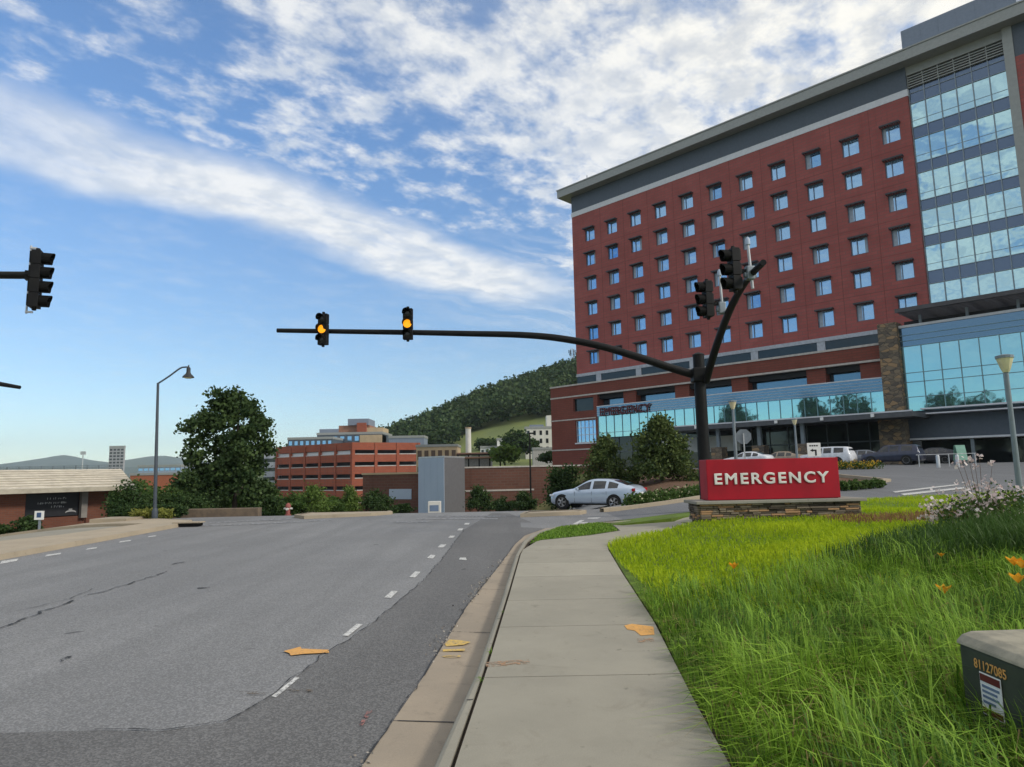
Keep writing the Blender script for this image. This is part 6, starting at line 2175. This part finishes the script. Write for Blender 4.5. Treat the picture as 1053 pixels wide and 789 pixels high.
fb_ = thing('flower_bed', 'bed of yellow and rust flowers before the parked cars', 'flower bed', (p.x, p.y, hz(p.x, p.y)))
link('foliage', foliage_mesh('foliage', [(x, 0, 0.25, 0.6, 0.6, 0.3) for x in np.linspace(-1.6, 1.6, 6)], 2200, 0.10, 0.4, 10, 0.12, 220), L_MID, fb_)
link('flowers', foliage_mesh('flowers', [(x, -0.1, 0.35, 0.6, 0.6, 0.3) for x in np.linspace(-1.6, 1.6, 6)], 700, 0.09, 0.7, 4, 0.1, 221), leafmat('yellow_petals', (0.5, 0.28, 0.04), (0.62, 0.45, 0.06), 0.3, 0), fb_)

# ================================================================== GRASS
def inpoly(P, X, Y):
    n = len(P); ins = np.zeros(len(X), bool)
    for i in range(n):
        (x0, y0), (x1, y1) = P[i], P[(i + 1) % n]
        c = ((y0 > Y) != (y1 > Y))
        xi = (x1 - x0) * (Y - y0) / (y1 - y0 + 1e-12) + x0
        ins ^= c & (X < xi)
    return ins


HZV = np.vectorize(hz)


def blades(X, Y, Z, h, w, lean, tone, seed, clumpdir=None):
    r = np.random.default_rng(seed)
    n = len(X)
    a = r.uniform(0, 2 * np.pi, n)
    if clumpdir is not None:
        a = clumpdir + r.normal(size=n) * 0.8
    dx, dy = np.cos(a), np.sin(a)
    px, py = -dy, dx
    l = lean * r.uniform(0.3, 1.4, n)
    b = np.stack([X, Y, Z], 1)
    D = np.stack([dx, dy, np.zeros(n)], 1); S = np.stack([px, py, np.zeros(n)], 1); U = np.array([0, 0, 1.0])
    m1 = b + D * (h * l * 0.25)[:, None] + U * (h * 0.62)[:, None]
    t = b + D * (h * l * 0.95)[:, None] + U * (h * (1.0 - 0.42 * np.minimum(l, 1.2)))[:, None]
    wv = (w * r.uniform(0.7, 1.3, n))[:, None]
    V = np.stack([b - S * wv * .5, b + S * wv * .5, m1 - S * wv * .5, m1 + S * wv * .5, t - S * wv * .08, t + S * wv * .08], 1).reshape(-1, 3)
    i = np.arange(n)[:, None] * 6
    Q = np.concatenate([i + np.array([[0, 1, 3, 2]]), i + np.array([[2, 3, 5, 4]])], 1).reshape(-1, 4)
    return V, Q, np.repeat(np.clip(tone, 0, 1), 2)


def patchnoise(X, Y, f, seed):
    r = np.random.default_rng(seed)
    v = np.zeros(len(X))
    for k in range(6):
        a = r.uniform(0, 6.28); q = f * r.uniform(0.6, 2.2)
        v += np.sin((X * math.cos(a) + Y * math.sin(a)) * q + r.uniform(0, 6.28))
    return v / 2.4


def tall_limit(X):
    """far edge of the long grass on the lawn"""
    return 8.2 + 0.25 * np.sin(X * 1.7) + np.clip((X - 3.2) * 0.55, 0, 2.4)


def scatter(n, x0, x1, y0, y1, seed):
    r = np.random.default_rng(seed)
    return r.uniform(x0, x1, n), r.uniform(y0, y1, n), r


# long strappy grass near the path
X, Y, r = scatter(230000, 0.6, 11, -1.0, 11.5, 301)
keep = inpoly(LAWN_POLY, X + 0.0, Y) & (Y < tall_limit(X) + 0.7 * r.normal(size=len(X)))
dist = np.hypot(X, Y)
keep &= r.random(len(X)) < np.clip(1.35 - dist / 16.0, 0.35, 1.0) * 0.85
keep &= ~((np.abs(X - 3.05) < 0.40) & (np.abs(Y - 3.75) < 0.52))
keep &= (X < 0.82 * Y + 2.0)
cl_ = patchnoise(X, Y, 9.0, 77)
keep &= r.random(len(X)) < np.clip(0.62 + 0.55 * cl_, 0.10, 1)
X, Y, cl_ = X[keep], Y[keep], cl_[keep]
pn = patchnoise(X, Y, 2.2, 5)
edge_d = X - np.interp(Y, [p[1] for p in RIGHT], [p[0] for p in RIGHT])
h = (0.175 + 0.12 * np.clip(edge_d / 0.7, 0, 1) + 0.05 * pn + 0.035 * cl_) * np.random.default_rng(8).uniform(0.5, 1.4, len(X))
fl = 2.2 + 1.6 * patchnoise(X, Y, 2.6, 6)
fl = np.where(edge_d < 0.35, np.pi + 0.2, fl)
tone = 0.40 + 0.18 * pn + 0.14 * cl_ + np.random.default_rng(9).normal(size=len(X)) * 0.34
V, Q, T = blades(X, Y, HZV(X, Y), h, np.random.default_rng(44).choice([0.0045, 0.007, 0.0095], len(X)), np.random.default_rng(4).uniform(0.45, 1.25, len(X)), tone, 10, fl)
tag(link('long_grass', np_mesh('long_grass', V, Q, T), G_LONG), 'long strappy green grass along the right of the pavement', 'grass', kind='stuff')
ss_i = np.random.default_rng(61).choice(len(X), 3800, replace=False)
Xs, Ys = X[ss_i], Y[ss_i]
V, Q, T = blades(Xs, Ys, HZV(Xs, Ys), h[ss_i] * 0.8, np.full(len(Xs), 0.006), np.full(len(Xs), 1.3), np.random.default_rng(62).random(len(Xs)), 63)
tag(link('straw', np_mesh('straw', V, Q, T), leafmat('straw_blades', (0.20, 0.15, 0.06), (0.38, 0.31, 0.14), 0.3, 0.0)), 'dead straw coloured blades mixed into the long grass', 'grass', kind='stuff')

# taller darker clump band
X, Y, r = scatter(60000, 3.0, 13, 7.2, 12.8, 311)
band_ = np.abs(Y - (9.3 + (X - 4) * 0.16)) < (0.55 + 0.16 * (X - 3.0)).clip(0, 1.6)
keep = band_ & (r.random(len(X)) < np.clip((X - 4.2) / 2.2, 0.0, 1)) & (X < 0.80 * Y + 1.5)
X, Y = X[keep], Y[keep]
pn = patchnoise(X, Y, 1.6, 12)
h = (0.26 + 0.30 * np.clip((X - 3.6) / 3.2, 0, 1) + 0.08 * pn) * np.random.default_rng(13).uniform(0.7, 1.25, len(X))
V, Q, T = blades(X, Y, HZV(X, Y), h, np.full(len(X), 0.010), np.full(len(X), 0.55), 0.4 + 0.2 * pn + np.random.default_rng(14).normal(size=len(X)) * 0.2, 15)
tag(link('tall_grass', np_mesh('tall_grass', V, Q, T), G_DARK), 'darker tall grass in a thick band across the lawn', 'grass', kind='stuff')

# bright short lawn beyond, to the sign and the drive
X, Y, r = scatter(330000, 1.7, 26, 7.0, 28.5, 321)
keep = inpoly(LAWN_POLY, X, Y) & (Y > tall_limit(X) - 0.9 + 0.5 * np.sin(X * 3.1 + Y * 2))
keep &= ~((np.abs(X - sc.x) < bw_ / 2) & (np.abs(Y - SY) < 0.5))
keep &= (X < 0.82 * Y + 1.5) & (r.random(len(X)) < np.clip(1.5 - Y / 17, 0.30, 1))
X, Y = X[keep], Y[keep]
pn = patchnoise(X, Y, 1.5, 22)
h = (0.115 + 0.03 * pn) * np.random.default_rng(23).uniform(0.6, 1.35, len(X))
dry = (np.abs((Y - 16.0) - 0.12 * (X - 9.7)) < 0.75 + 0.3 * pn) & (X > 7.4) & (X < 12.2)
sel = ~dry | (np.random.default_rng(3).random(len(X)) < 0.3)
V, Q, T = blades(X[sel], Y[sel], HZV(X[sel], Y[sel]), h[sel], np.full(sel.sum(), 0.013), np.full(sel.sum(), 1.0), (0.5 + 0.22 * pn + np.random.default_rng(24).normal(size=len(X)) * 0.2)[sel], 25)
tag(link('lawn_grass', np_mesh('lawn_grass', V, Q, T), G_LAWN), 'bright yellow green lawn grass around the emergency sign', 'grass', kind='stuff')
V, Q, T = blades(X[dry], Y[dry], HZV(X[dry], Y[dry]), h[dry] * 1.3, np.full(dry.sum(), 0.012), np.full(dry.sum(), 0.7), 0.5 + np.random.default_rng(27).normal(size=dry.sum()) * 0.25, 28)
tag(link('dry_grass', np_mesh('dry_grass', V, Q, T), G_DRY), 'patch of reddish dry grass on the lawn right of the emergency sign', 'grass', kind='stuff')
# verge wedge at the corner
X, Y, r = scatter(9000, 0.2, 2.7, 14.2, 19.5, 331)
keep = inpoly(WEDGE, X, Y); X, Y = X[keep], Y[keep]
V, Q, T = blades(X, Y, np.full(len(X), 0.125), 0.06 * np.ones(len(X)), np.full(len(X), 0.014), np.full(len(X), 0.6), 0.45 + r.normal(size=len(X)) * 0.2, 32)
tag(link('verge_grass', np_mesh('verge_grass', V, Q, T), G_LONG), 'short green grass on the wedge shaped verge at the corner', 'grass', kind='stuff')
# weeds in the pavement joint
X, Y, r = scatter(420, -0.02, 0.02, 4.2, 9.0, 341)
sel = (np.abs(Y - 6.0) < 0.07) | (np.abs(Y - 5.2) < 0.05) | (np.abs(Y - 7.6) < 0.02)
Y = Y[sel]; X = X[sel] + np.array([interp(JOINT, y) for y in Y])
V, Q, T = blades(X, Y, np.full(len(X), 0.10), np.full(len(X), 0.045), np.full(len(X), 0.005), np.full(len(X), 0.9), 0.4 + r.normal(size=len(X)) * 0.2, 33)
tag(link('joint_weeds', np_mesh('joint_weeds', V, Q, T), G_LONG), 'tiny weeds growing in the pavement edge joint', 'weeds', kind='stuff')

# grit swept against the gutter edge
r = np.random.default_rng(91)
gy_ = r.uniform(2.5, 13, 900)
gx_ = np.array([interp(EDGE, y) for y in gy_]) - np.abs(r.normal(size=900)) * 0.09 + 0.03
gk = (np.sin(gy_ * 2.1) + np.sin(gy_ * 0.7 + 1) + r.normal(size=900) * 0.6) > 0.2
V, Q = leaf_cloud(np.stack([gx_[gk], gy_[gk], np.full(gk.sum(), 0.015)], 1), 0.02, 0.9)
tag(link('gutter_grit', np_mesh('gutter_grit', V, Q, r.random(len(Q))), leafmat('grit', (0.16, 0.14, 0.12), (0.42, 0.38, 0.33), 0.0, 0.0)), 'pale grit lying along the gutter edge of the road', 'grit', kind='stuff')
# daylilies
DL = [(755, 591, 'orange daylily alone near the front of the bright lawn'), (971, 611, 'orange daylily standing in the dark grass above the utility box'), (968, 573, 'small pale orange daylily at the top of the dark grass'),
      (1043, 582, 'upper left bloom of the orange daylilies at the right edge'), (1051, 585, 'upper right bloom of the orange daylilies at the right edge'), (1047, 600, 'lowest bloom of the orange daylilies at the right edge')]
for i, (px, py, lab) in enumerate(DL):
    d = (9.5, 6.6, 8.6, 6.8, 6.7, 6.2)[i]
    q = at(px, py, d)
    g = hz(q.x, q.y)
    o = thing('daylily', lab, 'flower', (q.x, q.y, g), group='orange daylilies')
    hgt = max(0.12, q.z - g)
    MB().tube([(0.04, 0, 0), (0.01, 0, hgt * 0.5), (0, 0, hgt)], [0.006, 0.005, 0.004], 5).build('stalk', mat('stalk_green', (0.08, 0.16, 0.03), 0.7), o)
    fl_ = MB()
    sz = 0.075 if i != 2 else 0.045
    for k in range(6):
        a = k * math.pi / 3 + i
        c, s = math.cos(a), math.sin(a)
        W_ = sz * 0.38
        fl_.poly([(0, 0, hgt), (c * sz * .6 - s * W_, s * sz * .6 + c * W_, hgt + sz * .8), (c * sz * 1.05, s * sz * 1.05, hgt + sz * 1.15), (c * sz * .6 + s * W_, s * sz * .6 - c * W_, hgt + sz * .8)], random.random())
    fl_.build('bloom', PETAL_O, o)

# white flowering bush at the right
bc = at(1012, 540, 12.6); bc.z = hz(bc.x, bc.y)
fbsh = thing('flowering_bush', 'tall airy bush covered in small white flowers by the nearest lamp post', 'bush', bc)
r = random.Random(31)
stb = MB()
FP = []
for k in range(95):
    a = r.uniform(0, 6.28); rad = 0.95 * math.sqrt(r.random()); hh = r.uniform(0.35, 1.05) * (1.0 - 0.3 * rad)
    e = Vector((rad * math.cos(a) - 0.05, rad * math.sin(a), hh))
    stb.tube([(e.x * 0.15, e.y * 0.15, 0), (e.x * 0.5, e.y * 0.5, hh * 0.6), e], [0.007, 0.005, 0.003], 4)
    for j in range(7):
        FP.append((e.x + r.gauss(0, .08), e.y + r.gauss(0, .08), e.z + r.gauss(0, .07)))
for dx, hh in ((-0.28, 1.34), (-0.15, 1.36), (-0.38, 1.28), (0.05, 1.42), (0.28, 1.30), (-0.05, 1.26), (-0.95, 0.32), (-1.0, 0.55)):
    stb.tube([(0, 0, 0), (dx * 0.6, 0, hh * 0.6), (dx, 0, hh)], [0.007, 0.005, 0.003], 4)
    for j in range(8):
        FP.append((dx + r.gauss(0, .035), r.gauss(0, .035), hh + r.gauss(0, .035)))
stb.build('stem', mat('stem_brown', (0.12, 0.075, 0.05), 0.9), fbsh)
V, Q = leaf_cloud(np.array(FP), 0.065, 0.2)
link('flowers', np_mesh('flowers', V, Q, np.random.default_rng(5).random(len(Q))), PETAL_W, fbsh)
link('foliage', foliage_mesh('foliage', [(0, 0, 0.35, 0.85, 0.8, 0.3), (0.5, 0.1, 0.45, 0.6, 0.6, 0.35)], 2600, 0.055, 0.4, 8, 0.09, 55), L_MID, fbsh)

# ================================================================== AIR
hzb = MB().ab(-7400, 7400, -290, 7400, -10, 420).build('haze', None)
hmt = bpy.data.materials.new('haze_air')
hmt.use_nodes = True
hmt.node_tree.nodes.clear()
ho = hmt.node_tree.nodes.new('ShaderNodeOutputMaterial')
hvv = hmt.node_tree.nodes.new('ShaderNodeVolumePrincipled')
hvv.inputs['Color'].default_value = (0.80, 0.90, 1.0, 1)
hvv.inputs['Density'].default_value = 0.00009
hvv.inputs['Anisotropy'].default_value = 0.2
hmt.node_tree.links.new(hvv.outputs[0], ho.inputs['Volume'])
hzb.data.materials.append(hmt)
tag(hzb, 'thin pale summer haze in the air', 'haze', kind='stuff')
